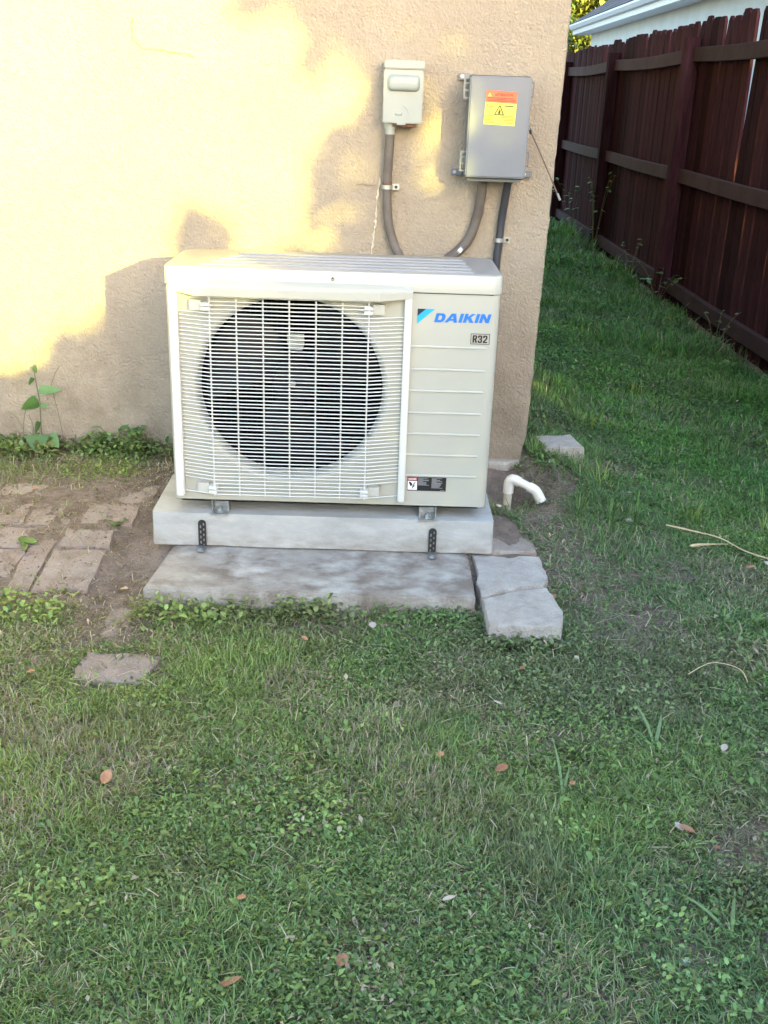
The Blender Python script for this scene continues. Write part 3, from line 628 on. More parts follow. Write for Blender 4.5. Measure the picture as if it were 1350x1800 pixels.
pt = bpy.data.objects.new('paver_patch', None); COL.objects.link(pt); pt.location = (-.35, -.75, .05)
tag(pt, 'soil covered paving left of the pad, partly overgrown', 'paving')
seed = 20
for (x0, y0, x1, y1, dz) in ((-.345, -.925, -.198, -.715, .002), (-.338, -.705, -.195, -.60, 0), (-.415, -.93, -.353, -.60, -.003), (-.575, -.86, -.425, -.72, -.001), (-.575, -.71, -.425, -.60, -.004),
      (-.735, -.93, -.585, -.61, -.002), (-.30, -.585, -.155, -.46, .001), (-.46, -.59, -.31, -.455, -.005), (-.62, -.59, -.47, -.46, -.003), (-.28, -.45, -.12, -.33, -.004), (-.44, -.445, -.29, -.33, -.006), (-.12, -1.125, -.045, -.985, .0), (-.60, -.45, -.45, -.34, -.008)):
    seed += 3; mb = MB(); pl = irregular([(x0, y0), (x1, y0+.004), (x1+.003, y1), (x0-.002, y1)], seed, 5, .013); cx_ = (x0+x1)/2; cy_ = (y0+y1)/2; zt = float(gh(cx_, cy_, False))+.0005+dz*.7
    g0 = .11*ss(y1, -1.2, -.1)-.11*ss(y0, -1.2, -.1); sl_ = float(g0)/(y1-y0)
    rs = []
    for f_, z in ((1, -.05), (1, -.005), (.985, 0), (.6, .0012), (.15, .0012)):
        rs.append([(cx_+(x-cx_)*f_, cy_+(y-cy_)*f_, zt+z+sl_*(y-cy_)*f_+noise.noise((x*20, y*20*f_, seed))*.003) for x, y in pl])
    mb.loft(rs); part('paver', mb, 'paver', pt, smooth=True)
block([(-.125, -1.34), (.04, -1.35), (.065, -1.23), (-.11, -1.215)], -.03, .027, 'paver', 'half buried mud covered stone in the lawn left of the slab', 44, .02, 'buried_stone', 'stone', None)
def pebble(x, y, r_, label, flatn=.55, name='pebble', m='pebble'):
    z = float(gh(x, y)); mb = MB(); bm = bmesh.new(); bmesh.ops.create_icosphere(bm, subdivisions=2, radius=1)
    for v in bm.verts: n_ = 1+.35*noise.noise(v.co*1.6+Vector((x*50, y*50, 0))); v.co = Vector((v.co.x*r_*n_, v.co.y*r_*.72*n_, v.co.z*r_*flatn*n_))
    me = bpy.data.meshes.new(name); bm.to_mesh(me); bm.free(); me.materials.append(MT[m])
    for p in me.polygons: p.use_smooth = True
    o = bpy.data.objects.new(name, me); COL.objects.link(o); o.location = (x, y, z+r_*.35); o.rotation_euler.z = x*9; return tag(o, label, 'stone', 'small stones on the ground')
pebble(1.39, -.2235, .017, 'pale flat stone in the grass right of the white pipe'); pebble(1.3515, -.4163, .013, 'smaller pale stone below the flat one, on worn grass')
pebble(-.115, -.845, .009, 'tiny pale stone in the dirt at the left corner of the weathered slab'); pebble(1.42, .06, .014, 'white chalky stone right of the loose concrete block'); pebble(1.385, .10, .009, 'tiny white chip beside the chalky stone'); pebble(1.16, -.015, .014, 'small pale stone at the foot of the loose concrete block')
pebble(1.0736, -2.136, .011, 'grey pebble in the grass near the bottom right')

# ------------------------------------------------------------------ fence
fence = thing('fence', 'dark red brown wooden picket fence seen from its rail side', 'fence', (2.55, 4, 0))
def picket(w_, h_, seed):
    mb = MB(); s_ = .028
    prof = [(-w_/2, 0), (w_/2, 0), (w_/2, h_-s_), (w_/2-s_, h_), (-w_/2+s_, h_), (-w_/2, h_-s_)]
    mb.loft([[(0.0, y, z) for y, z in prof], [(.018, y, z) for y, z in prof]]); return mb.mesh('picket', 'fence', bevel=.0012, seg=1)
pk = [picket(.124, 1.80, i) for i in range(2)]+[picket(.120, 1.79, 5)]
def cut_picket(w_, h_, zc, cut):
    s_ = .024; prof = [(-w_/2, 0), (w_/2, 0), (w_/2, zc), (w_/2-cut, h_-s_), (w_/2-cut-s_, h_), (-w_/2+s_, h_), (-w_/2, h_-s_)]
    mb = MB().loft([[(0.0, y, z) for y, z in prof], [(.016, y, z) for y, z in prof]]); return mb.mesh('picket', 'fence')
pk_top = cut_picket(.124, 1.79, 1.50, .050); pk_long = cut_picket(.124, 1.80, .88, .078)
y = .3; k = 0; FL = root_loc(fence)
while y < 12.2:
    wide = k in (21, 25, 30, 35, 41, 46, 51)
    o = bpy.data.objects.new('picket', pk_long if k == 17 else pk_top if wide else random.choice(pk)); COL.objects.link(o); o.parent = fence
    gap = random.choice((-.001, .001, .003, .004)); tl = random.uniform(-.005, .005)
    if k == 17: tl = 0
    h = random.uniform(-.014, .014)
    o.location = Vector((2.545+random.uniform(0, .004), y, .0+h))-FL; o.rotation_euler = (tl, 0, random.uniform(-.02, .03))
    y += .140+gap; k += 1
posts = [-1.03, 1.41, 3.85, 6.29, 8.73, 11.17]
for i, py in enumerate(posts):
    mb = MB().box((2.450, py-.045, -.2), (2.5425, py+.045, 1.705-.004*i), 0); part('post', mb, 'fence', fence, bevel=.004)
for i in range(len(posts)-1):
    a, b_ = posts[i]+.046, posts[i+1]-.046
    for zc in (1.595, .862, .135):
        mb = MB(); rs = []
        for s_ in range(9):
            t = s_/8; yv = a+(b_-a)*t; sag = -.018*math.sin(math.pi*t)*(1 if zc > 1 else .4)+(.03 if zc < .2 else 0)*(1-(yv-1)/8)
            rs.append([(2.503, yv, zc-.042+sag), (2.5428, yv, zc-.042+sag), (2.5428, yv, zc+.042+sag), (2.503, yv, zc+.042+sag)])
        mb.loft(rs); part('rail', mb, 'rail', fence, bevel=.002, seg=1)

# ------------------------------------------------------------------ neighbour house
nb = thing('neighbour_house', 'white neighbouring house with grey shingle roof beyond the fence', 'house', (4.75, 10, 0))
part('wall', MB().box((4.36, 1, -.1), (12, 17.9, 2.50)), 'nwall', nb)
part('soffit', MB().box((4.10, .2, 2.475), (4.36, 18.3, 2.495)), 'nfascia', nb)
part('fascia', MB().box((4.075, .2, 2.475), (4.10, 18.32, 2.655)), 'nfascia', nb, bevel=.003)
part('gutter', MB().loft([[(4.075, yv, 2.645), (4.00, yv, 2.645), (3.99, yv, 2.615), (4.02, yv, 2.56), (4.075, yv, 2.555)] for yv in (.2, 18.3)]), 'nfascia', nb)
roof = bpy.data.objects.new('roof', None); COL.objects.link(roof); roof.parent = nb; RL = root_loc(roof)
pit = math.radians(34); cpit, spit = math.cos(pit), math.sin(pit)
def rp(s_, yv, h=0): return (4.03+s_*cpit-h*spit, yv, 2.665+s_*spit+h*cpit)
part('roof_deck', MB().loft([[rp(0, .2), rp(0, 18.35), rp(4.4, 14.7), rp(4.4, .2)], [rp(0, .2, -.03), rp(0, 18.35, -.03), rp(4.4, 14.7, -.03), rp(4.4, .2, -.03)]]), 'shingle', roof)
part('hip_face', MB().add([rp(0, 18.35), (12, 18.35, 2.66), rp(4.4, 14.7)], [(0, 1, 2)]), 'shingle', roof)
sh = MB().box((0, 0, 0), (.165, .30, .009)).mesh('shingle', 'shingle')
for r_ in range(0, 13):
    s0 = r_*.14; yv = 18.2-s0*.92
    n_ = 0
    yy_ = yv-(r_ % 2)*.15
    while yy_ > 10.5 and n_ < 22:
        o = bpy.data.objects.new('shingle', sh); COL.objects.link(o); o.parent = roof; p = rp(s0-.02, yy_-.3, .004)
        o.location = Vector(p)-RL; o.rotation_euler = (0, -pit+.035, 0); yy_ -= .304; n_ += 1

# ------------------------------------------------------------------ leaf meshes (numpy)
def leaf_arrays(P, az, el, L, W, droop=.25, fold=.15, kind='leaf'):
    d = np.stack([np.cos(az)*np.cos(el), np.sin(az)*np.cos(el), np.sin(el)], 1); s = np.stack([-np.sin(az), np.cos(az), 0*az], 1); up = np.cross(d, s)*-1; up = np.cross(s, d)*-1
    up = np.where(up[:, 2:3] < 0, -up, up); L_ = L[:, None]; W_ = W[:, None]
    if kind == 'leaf':
        V = np.stack([P, P+d*L_*.5+s*W_*.5+up*W_*fold, P+d*L_-np.array([0, 0, 1])*L_*droop, P+d*L_*.5-s*W_*.5+up*W_*fold], 1)
        T = np.array([[0, 1, 2], [0, 2, 3]])
    elif kind == 'oval':
        V = np.stack([P, P+d*L_*.3+s*W_*.45+up*W_*fold, P+d*L_*.72+s*W_*.42+up*W_*fold*.7, P+d*L_-np.array([0, 0, 1])*L_*droop, P+d*L_*.72-s*W_*.42+up*W_*fold*.7, P+d*L_*.3-s*W_*.45+up*W_*fold], 1)
        T = np.array([[0, 1, 5], [1, 2, 5], [2, 4, 5], [2, 3, 4]])
    else:  # blade
        m_ = P+d*L_*.55; tip = P+d*L_*.95-np.array([0, 0, 1])*L_*droop+d*L_*.0
        V = np.stack([P-s*W_*.4, P+s*W_*.4, m_+s*W_*.45, m_-s*W_*.45, tip], 1); T = np.array([[0, 1, 2], [0, 2, 3], [3, 2, 4]])
    n = len(P); k = V.shape[1]; Fc = (T[None]+np.arange(n)[:, None, None]*k).reshape(-1, 3)
    return V.reshape(-1, 3), Fc, k
def merge(items):
    Vs, Fs, Cs, o = [], [], [], 0
    for V, Fc, k, Ccol in items: Vs.append(V); Fs.append(Fc+o); Cs.append(np.repeat(Ccol, k, 0)); o += len(V)
    return np.concatenate(Vs), np.concatenate(Fs), np.concatenate(Cs)

# bare-ground mask
def bare(x, y):
    j = (vn(x, y, 9, 4)-.5)*.7+(vn(x, y, 30, 5)-.5)*.5
    B = np.zeros_like(x)
    for cx_, cy_, rx, ry, a in ((-.42, -.62, .42, .30, 1.0), (-.10, -.78, .15, .38, 1.0), (-.06, -1.05, .09, .14, .9), (-.03, -1.285, .10, .075, .95), (1.03, -.20, .19, .27, 1.0), (1.08, -.45, .10, .14, .8),
          (1.22, -.70, .22, .24, .75), (1.21, -.97, .16, .16, .78), (1.27, -1.87, .10, .07, .9), (1.40, .04, .10, .08, .7), (.55, -2.12, .08, .06, .55), (-.05, -1.75, .10, .09, .3), (1.13, -2.0, .11, .12, .5), (-.23, -1.22, .06, .05, .6), (-.30, -.40, .32, .10, .75), (1.25, -2.12, .08, .06, .7)):
        e = ell(x, y, cx_, cy_, rx, ry)+j*.6; B = np.maximum(B, a*(1-ss(e, .8, 1.15)))
    return B
def hardmask(x, y):   # places where nothing grows
    m_ = (x < 1.09) & (y > -.004); m_ |= (x > -.07) & (x < .90) & (y > -.72)
    m_ |= (x > -.03) & (x < .832) & (y > -.992) & (y < -.4)
    m_ |= (x > .845) & (x < 1.045) & (y > -1.12) & (y < -.46) & (x < 1.05-.3*np.clip(y+.75, 0, 1))
    m_ |= (x > 1.14) & (x < 1.28) & (y > .04) & (y < .18); m_ |= (x > 2.45)
    return m_
def sample(n, x0, x1, y0, y1): return rng.uniform(x0, x1, n), rng.uniform(y0, y1, n)
items = []
G1 = np.array([.158, .245, .082]); G2 = np.array([.118, .222, .090]); G3 = np.array([.205, .305, .075]); DRY = np.array([.46, .40, .29]); OLV = np.array([.165, .17, .10])
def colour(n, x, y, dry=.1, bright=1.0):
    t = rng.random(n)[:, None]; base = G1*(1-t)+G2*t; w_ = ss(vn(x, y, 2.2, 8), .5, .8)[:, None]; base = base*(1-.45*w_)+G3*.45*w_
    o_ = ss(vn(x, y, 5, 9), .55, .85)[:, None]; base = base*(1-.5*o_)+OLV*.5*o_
    lf = (1-ss(x, .0, 1.1))[:, None]; ps = (ss(x, 1.0, 1.5)*ss(y, -1.0, .2))[:, None]; base = base*(1+lf*np.array([.22, .10, .0]))*(1+ps*np.array([-.42, -.12, -.40])); base = base*rng.uniform(.45, 1.75, (n, 1))*bright; q = rng.random(n); tt = dry*(.35+1.7*ss(vn(x, y, 6, 12), .42, .8))*(1+.5*lf[:, 0])*(1-.5*ps[:, 0]); k = q < tt  # left lawn's colour carries warm sunlit bounce; passage colour made darker and greener
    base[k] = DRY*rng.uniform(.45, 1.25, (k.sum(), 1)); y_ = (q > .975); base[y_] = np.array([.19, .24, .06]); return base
def area_ok(x, y, thin=1.0, keep_bare=.06):
    b_ = bare(x, y); keep = rng.random(len(x)) < (1-b_*(1-keep_bare))*thin; return keep & ~hardmask(x, y) & (rng.random(len(x)) < .45+.75*ss(vn(x, y, 11, 77)+.5*vn(x, y, 30, 78), .45, .8))
def strip(y0, y1, xa, xb, dens, size, tall, dry, lush=0):
    A = (xb-xa)*(y1-y0)
    # creeping leaves
    n = int(A*dens*.50); x, y = sample(n, xa, xb, y0, y1); k = area_ok(x, y); x, y = x[k], y[k]; n = len(x)
    hh = gh(x, y); ht = tall*(.2+1.4*vn(x, y, 4, 20)**1.5)*rng.random(n)**.8
    P = np.stack([x, y, hh+ht], 1); L = size*rng.uniform(.6, 1.5, n)*(1+.5*(rng.random(n) < .06)); W = L*rng.uniform(.26, .58, n); az = rng.uniform(0, 2*np.pi, n); el = rng.normal(.25, .42, n)
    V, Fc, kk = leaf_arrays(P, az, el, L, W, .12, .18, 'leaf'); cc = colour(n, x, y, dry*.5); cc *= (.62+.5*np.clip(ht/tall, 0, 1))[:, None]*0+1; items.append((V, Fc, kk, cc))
    # blades
    n = int(A*dens*.48); x, y = sample(n, xa, xb, y0, y1); k = area_ok(x, y, .95); x, y = x[k], y[k]; n = len(x)
    tuft = ss(vn(x, y, 3.2, 30), .5, .8); L = size*rng.uniform(1.6, 3.6, n)*(1+tuft*.8+lush*rng.random(n)); W = size*rng.uniform(.10, .24, n)
    P = np.stack([x, y, gh(x, y)+tall*rng.uniform(0, .6, n)], 1); az = rng.uniform(0, 2*np.pi, n); el = rng.uniform(.05, 1.0, n)+.3*tuft+.25*lush
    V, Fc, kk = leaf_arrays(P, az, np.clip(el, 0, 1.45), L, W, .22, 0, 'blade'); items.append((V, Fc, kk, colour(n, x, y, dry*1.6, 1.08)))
    # dry thatch on and under
    n = int(A*dens*.20); x, y = sample(n, xa, xb, y0, y1); k = ~hardmask(x, y) & (rng.random(n) < .45+.6*bare(x, y)); x, y = x[k], y[k]; n = len(x)
    P = np.stack([x, y, gh(x, y)+tall*rng.uniform(.02, .55, n)*(1-bare(x, y)*.9)+.002], 1); L = size*rng.uniform(1.2, 3.2, n); W = size*rng.uniform(.06, .14, n)
    V, Fc, kk = leaf_arrays(P, rng.uniform(0, 2*np.pi, n), rng.uniform(-.15, .25, n), L, W, .05, 0, 'blade'); cc = np.where(rng.random((n, 1)) < .5, DRY*rng.uniform(.5, 1.2, (n, 1)), np.array([.13, .09, .065])*rng.uniform(.5, 1.5, (n, 1))); items.append((V, Fc, kk, cc))
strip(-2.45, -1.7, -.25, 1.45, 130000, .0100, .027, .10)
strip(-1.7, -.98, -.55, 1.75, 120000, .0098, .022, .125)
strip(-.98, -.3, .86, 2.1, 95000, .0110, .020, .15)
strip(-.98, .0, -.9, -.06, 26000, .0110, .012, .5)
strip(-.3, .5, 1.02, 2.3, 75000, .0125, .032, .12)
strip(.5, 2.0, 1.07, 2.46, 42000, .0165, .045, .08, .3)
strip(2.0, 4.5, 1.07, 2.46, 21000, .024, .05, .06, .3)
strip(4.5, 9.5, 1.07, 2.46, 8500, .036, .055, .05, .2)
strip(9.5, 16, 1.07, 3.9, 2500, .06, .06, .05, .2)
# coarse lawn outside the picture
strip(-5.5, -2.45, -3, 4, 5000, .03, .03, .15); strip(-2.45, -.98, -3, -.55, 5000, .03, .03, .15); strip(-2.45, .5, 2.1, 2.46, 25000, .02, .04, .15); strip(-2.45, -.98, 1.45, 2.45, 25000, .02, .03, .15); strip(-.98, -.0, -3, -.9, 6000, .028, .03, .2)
# lush broadleaf rim along the slab front and below the wall at the left
def clump(n, xa, xb, ya, yb, size, h0, h1, bright=1.1):
    x, y = sample(n, xa, xb, ya, yb); P = np.stack([x, y, gh(x, y, False)+rng.uniform(h0, h1, n)], 1); L = size*rng.uniform(.7, 1.4, n)
    V, Fc, kk = leaf_arrays(P, rng.uniform(0, 6.28, n), rng.normal(.35, .35, n), L, L*rng.uniform(.5, .75, n), .1, .15, 'oval')
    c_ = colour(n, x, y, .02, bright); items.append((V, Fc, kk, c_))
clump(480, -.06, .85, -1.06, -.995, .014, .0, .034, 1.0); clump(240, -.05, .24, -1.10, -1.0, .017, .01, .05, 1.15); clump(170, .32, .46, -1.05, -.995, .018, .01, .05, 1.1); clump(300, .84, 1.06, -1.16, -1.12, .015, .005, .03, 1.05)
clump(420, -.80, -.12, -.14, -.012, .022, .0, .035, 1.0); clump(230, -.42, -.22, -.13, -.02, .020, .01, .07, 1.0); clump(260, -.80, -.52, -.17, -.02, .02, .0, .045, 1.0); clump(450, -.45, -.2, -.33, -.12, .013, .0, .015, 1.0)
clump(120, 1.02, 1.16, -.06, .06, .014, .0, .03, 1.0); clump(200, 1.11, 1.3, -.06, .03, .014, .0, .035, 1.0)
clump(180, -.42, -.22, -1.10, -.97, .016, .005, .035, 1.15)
# scattered bigger, brighter weed leaves and pale straws
n = 2600; x, y = sample(n, -.3, 1.4, -2.42, -1.0); k = area_ok(x, y) & (vn(x, y, 4, 70) > .45); x, y = x[k], y[k]; n = len(x); P = np.stack([x, y, gh(x, y)+rng.uniform(.012, .038, n)], 1); L = rng.uniform(.010, .021, n)
V, Fc, kk = leaf_arrays(P, rng.uniform(0, 6.28, n), rng.normal(.3, .4, n), L, L*rng.uniform(.35, .6, n), .12, .15, 'oval'); items.append((V, Fc, kk, np.array([.16, .26, .085])*rng.uniform(.6, 1.4, (n, 1))))
n = 1900; x, y = sample(n, -.3, 1.6, -2.42, -.6); k = ~hardmask(x, y); x, y = x[k], y[k]; n = len(x); P = np.stack([x, y, gh(x, y)+rng.uniform(.012, .032, n)], 1); L = rng.uniform(.015, .05, n)
V, Fc, kk = leaf_arrays(P, rng.uniform(0, 6.28, n), rng.normal(.1, .25, n), L, rng.uniform(.0010, .0022, n), .05, 0, 'blade'); items.append((V, Fc, kk, np.array([.55, .50, .36])*rng.uniform(.6, 1.2, (n, 1))))
# clover patches in the lawn
for _ in range(18):
    cx_, cy_ = rng.uniform(-.05, 1.25), rng.uniform(-2.35, -1.2); r_ = rng.uniform(.03, .09); clump(int(6500*r_*r_*3.2), cx_-r_, cx_+r_, cy_-r_*.8, cy_+r_*.8, .0105, .015, .038, rng.uniform(.95, 1.5))
# tufts of finer, longer grass
def tuft(cx_, cy_, n, L0, r_=.03, c_=(.085, .14, .05), wd=.0028, el0=.7):
    a = rng.uniform(0, 6.28, n); rr_ = r_*np.sqrt(rng.random(n)); x = cx_+rr_*np.cos(a); y = cy_+rr_*np.sin(a); P = np.stack([x, y, gh(x, y)], 1); L = L0*rng.uniform(.5, 1.15, n)
    V, Fc, kk = leaf_arrays(P, a+rng.normal(0, .7, n), np.clip(rng.normal(el0, .3, n), .1, 1.5), L, np.full(n, wd)*rng.uniform(.7, 1.3, n), .22, 0, 'blade'); items.append((V, Fc, kk, np.array(c_)*rng.uniform(.65, 1.4, (n, 1))))
for _ in range(22): tuft(rng.uniform(-.05, .84), rng.uniform(-1.04, -.995), rng.integers(6, 18), rng.uniform(.03, .06), .03)
for _ in range(130): tuft(rng.uniform(-.1, 1.3), rng.uniform(-2.4, -1.15), rng.integers(14, 45), rng.uniform(.035, .075), rng.uniform(.01, .04))
for _ in range(120): tuft(rng.uniform(1.1, 2.4), rng.uniform(-.6, 3.5), rng.integers(10, 30), rng.uniform(.06, .13), rng.uniform(.01, .04), ((.10, .19, .05), (.24, .33, .09))[rng.random() < .35], .004, 1.05)
for _ in range(46): tuft(rng.uniform(2.36, 2.46), rng.uniform(.8, 9), rng.integers(10, 30), rng.uniform(.08, .16), .05, (.06, .11, .04), .005, 1.1)
for _ in range(30): tuft(rng.uniform(-.75, -.12), rng.uniform(-.07, -.012), rng.integers(8, 22), rng.uniform(.05, .10), .02, (.10, .13, .055), .0028, 1.1)
for _ in range(16): tuft(rng.uniform(1.08, 1.13), rng.uniform(.0, 3.5), rng.integers(8, 22), rng.uniform(.06, .12), .02, (.08, .13, .045), .004, 1.1)
tuft(-.14, -.10, 60, .075, .02, (.22, .20, .10), .0028, .5); tuft(-.10, -.85, 30, .04, .02, (.20, .16, .09), .002, .3)
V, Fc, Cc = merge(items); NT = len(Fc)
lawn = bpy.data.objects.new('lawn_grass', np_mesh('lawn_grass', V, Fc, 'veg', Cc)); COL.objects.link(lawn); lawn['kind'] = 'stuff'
tag(lawn, 'short mixed grass and clover covering the ground', 'grass'); print('lawn tris', NT)
# litter crumbs on bare soil
items = []
n = 16000; x, y = sample(n, -.95, 1.5, -2.4, .1); k = (rng.random(n) < bare(x, y)*.95) & ~hardmask(x, y); x, y = x[k], y[k]; n = len(x)
P = np.stack([x, y, np.where((x < -.11) & (y > -.95), gh(x, y, False)+rng.uniform(.004, .011, n), gh(x, y)+rng.uniform(.001, .008, n))], 1); L = rng.uniform(.003, .014, n)
V, Fc, kk = leaf_arrays(P, rng.uniform(0, 6.28, n), rng.uniform(-.1, .5, n), L, L*rng.uniform(.15, .6, n), .1, .2, 'leaf')
pal = np.array([[.22, .15, .09], [.10, .065, .045], [.07, .045, .03], [.34, .27, .19], [.16, .11, .08]]); items.append((V, Fc, kk, pal[rng.integers(0, 5, n)]*rng.uniform(.6, 1.3, (n, 1))))
V, Fc, Cc = merge(items); o = bpy.data.objects.new('leaf_litter', np_mesh('leaf_litter', V, Fc, 'veg', Cc)); COL.objects.link(o); o['kind'] = 'stuff'; tag(o, 'brown crumbs of dead leaves and straw on the bare soil', 'leaf litter')

# ------------------------------------------------------------------ single plants
def leaf_mesh(name, L, W, m, lobes=0, curl=.15, n=6, heart=False):
    mb = MB(); rows = []
    for i in range(n+1):
        t = i/n
        wd = (math.sin(math.pi*min(1, t*.93+.06))**.75 if not heart else (math.sin(math.pi*(t**.62))**.8))*W/2
        z = -curl*L*t*t
        rows.append([(t*L, -wd, z+wd*.25), (t*L, 0, z), (t*L, wd, z+wd*.25)])
    mb.loft(rows, cap=False, closed=False)
    if heart: mb.v = [(v[0]-(abs(v[1])/(W/2))**2*L*.12, v[1], v[2]) for v in mb.v]
    return mb.mesh(name, m, smooth=True)
weed = thing('tall_weed', 'tall weed with big heart shaped leaves against the sunlit wall', 'plant', (-.568, -.055, .13))
part('stem', MB().tube([(-.568, -.055, .12), (-.570, -.052, .22), (-.566, -.050, .30), (-.574, -.048, .37), (-.579, -.045, .42)], [.0028, .0025, .002, .0018, .001], 6), 'stem', weed)
for (lx, ly, lz, L, W, a, e, rl) in ((-.568, -.055, .305, .062, .058, 200, -15, 1.1), (-.566, -.055, .345, .075, .034, 3, 4, 1.0), (-.570, -.055, .235, .045, .035, 235, -50, 1.2), (-.572, -.085, .20, .065, .075, 275, -45, 0), (-.545, -.07, .19, .055, .055, 330, -30, .6),
     (-.60, -.09, .155, .045, .050, 240, -35, 0), (-.540, -.12, .14, .040, .040, 300, -35, 0), (-.578, -.05, .405, .032, .022, 80, 40, 1.2), (-.580, -.05, .385, .03, .018, 190, -50, 1.0), (-.566, -.055, .29, .035, .014, 355, 10, 1.0), (-.52, -.18, .125, .038, .040, 290, -35, 0), (-.61, -.12, .135, .04, .04, 200, -25, 0)):
    inst('leaf', leaf_mesh('leaf', L, W, 'weed', heart=True), weed, (lx, ly, lz), (rl, -math.radians(e), math.radians(a)))
twig = thing('dry_stalk_weed', 'thin dry branching stalk at the wall, left of the tall weed', 'plant', (-.63, -.03, .15))
for pts in ([(-.64, -.03, .13), (-.635, -.03, .22), (-.615, -.03, .30)], [(-.637, -.03, .20), (-.66, -.03, .245), (-.685, -.03, .26)], [(-.62, -.03, .14), (-.60, -.04, .21), (-.615, -.03, .25)], [(-.50, -.03, .13), (-.515, -.028, .26), (-.53, -.025, .36), (-.50, -.02, .42)]):
    part('stalk', MB().tube(curve_pts(pts, 8), .0011, 5), 'stem', twig)
def leafy(x, y, n, L, H_, label, name='broadleaf_weed', sp_=.05, m='weed', cat='plant', grp=None, vine=False):
    z0_ = float(gh(x, y)); t_ = thing(name, label, cat, (x, y, z0_), grp); me = leaf_mesh('leaf', L, L*.62, m, curl=.2); random.seed(int(x*1000+y*100))
    stems = 3 if not vine else 5
    for s_ in range(stems):
        a = random.uniform(0, 6.28); tip = Vector((x+math.cos(a)*sp_, y+math.sin(a)*sp_*(1 if not vine else 2.0), z0_+H_*random.uniform(.6, 1.0))); b0 = Vector((x, y, z0_-.005)); mid = b0.lerp(tip, .5)+Vector((0, 0, H_*.2))
        cp = curve_pts([b0, mid, tip], 8); part('stem', MB().tube(cp, .0016, 5), 'stem', t_)
        for q in range(n//stems):
            p = cp[min(len(cp)-1, 1+int(random.random()*(len(cp)-1)))]; sc = random.uniform(.6, 1.15)
            inst('leaf', me, t_, p, (random.uniform(-.4, .4), random.uniform(-.5, .3), random.uniform(0, 6.28)), (sc, sc, sc))
    return t_
leafy(-.33, -.06, 24, .034, .10, 'leafy green weed in the grass strip under the wall, middle of the strip'); leafy(-.27, -.045, 18, .03, .11, 'upright leafy weed at the wall nearest the unit')
leafy(-.19, -.585, 6, .03, .012, 'small green sprig at the back corner of the largest paver', sp_=.02)
leafy(-.43, -.70, 6, .045, .02, 'single broad leaf weed at the left edge of the paving', sp_=.03)
leafy(.055, -1.69, 4, .034, .03, 'bright green seedling leaf above the reddish dead leaf', sp_=.012)
leafy(-.03, -1.90, 14, .024, .04, 'bright green broadleaf weed at the far left of the lawn', sp_=.03)
leafy(2.42, 3.62, 40, .04, .30, 'leafy vine growing at the foot of the nearest fence post', 'fence_vine', .16, grp='vines along the fence', vine=True)
leafy(2.44, 6.05, 46, .045, .75, 'taller leafy vine climbing the second fence post', 'fence_vine', .12, grp='vines along the fence', vine=True)
leafy(2.44, 4.55, 20, .035, .32, 'thin vine between the two nearest fence posts', 'fence_vine', .12, grp='vines along the fence', vine=True)
leafy(2.44, 7.3, 40, .05, .6, 'leafy vine beyond the second post, almost at the house edge', 'fence_vine', .2, grp='vines along the fence', vine=True)
leafy(2.42, 2.3, 26, .03, .25, 'sparse vine on the bottom rail at the right edge', 'fence_vine', .15, grp='vines along the fence', vine=True)
def broad_clump(x, y, blades, label):
    z0_ = float(gh(x, y)); t_ = thing('crabgrass', label, 'grass clump', (x, y, z0_), 'broad bladed grass clumps')
    for L, W, a, e in blades:
        inst('blade', leaf_mesh('blade', L*.92, W*.68, 'broad', curl=.55), t_, (x, y, z0_+.005), (random.uniform(-.3, .3), -math.radians(e), math.radians(a)))
broad_clump(1.166, -1.546, [(.11, .010, 100, 55), (.09, .012, 60, 50), (.10, .011, 130, 35), (.06, .009, 200, 20)], 'broad bladed grass clump above the white flower bit on the right')
broad_clump(.855, -1.519, [(.075, .012, 110, 35), (.07, .010, 60, 25)], 'two blue green broad blades right of the lawn centre')
broad_clump(.944, -1.72, [(.12, .008, 92, 60), (.08, .008, 70, 45), (.09, .008, 20, 20)], 'single tall upright blade right of the lawn centre, two dead leaves to its left')
broad_clump(1.102, -1.985, [(.11, .014, 135, 25), (.08, .014, 55, 30), (.06, .010, 175, 15), (.05, .010, 20, 20)], 'wide V shaped grass clump near the lower right corner')
broad_clump(1.165, -2.085, [(.12, .012, 120, 35), (.08, .010, 30, 15), (.09, .010, 80, 50)], 'broad grass clump lowest at the right edge')
broad_clump(.62, -2.16, [(.10, .011, 140, 30), (.09, .012, 190, 15), (.07, .010, 45, 30)], 'broad curved blades at the bottom centre of the lawn')
broad_clump(.39, -2.13, [(.09, .011, 110, 45), (.07, .010, 200, 10), (.08, .009, 60, 20)], 'pale blue green blades at the lower left, near a curled dead leaf')
broad_clump(.49, -1.89, [(.08, .007, 100, 55), (.06, .007, 60, 40)], 'slim tuft of upright blades left of the lawn centre')
# dead leaves
def dead_leaf(x, y, L, W, a, label, m='leafdead', h=.024, tilt=0):
    me = leaf_mesh('dead_leaf', L, W, m, curl=-.12, n=5); o = bpy.data.objects.new('dead_leaf', me); COL.objects.link(o)
    bp_ = float(bare(np.array([x]), np.array([y]))[0])
    o.location = (x, y, float(gh(x, y))+h*(1-bp_*.8)+.004); o.rotation_euler = (tilt, -.1, math.radians(a)); tag(o, label, 'dead leaf', 'dead leaves on the lawn')
dead_leaf(.058, -1.765, .036, .022, 85, 'dark reddish dead leaf standing in the left lawn', h=.03, tilt=.3)
dead_leaf(.815, -1.68, .028, .022, 20, 'largest tan dead leaf right of the lawn centre'); dead_leaf(.703, -1.64, .017, .015, 60, 'small round pinkish dead leaf in the middle of the lawn')
dead_leaf(.405, -1.167, .020, .013, 140, 'rust coloured dead leaf in front of the slab'); dead_leaf(-.222, -1.348, .022, .012, 0, 'orange brown dead leaf at the far left lawn edge')
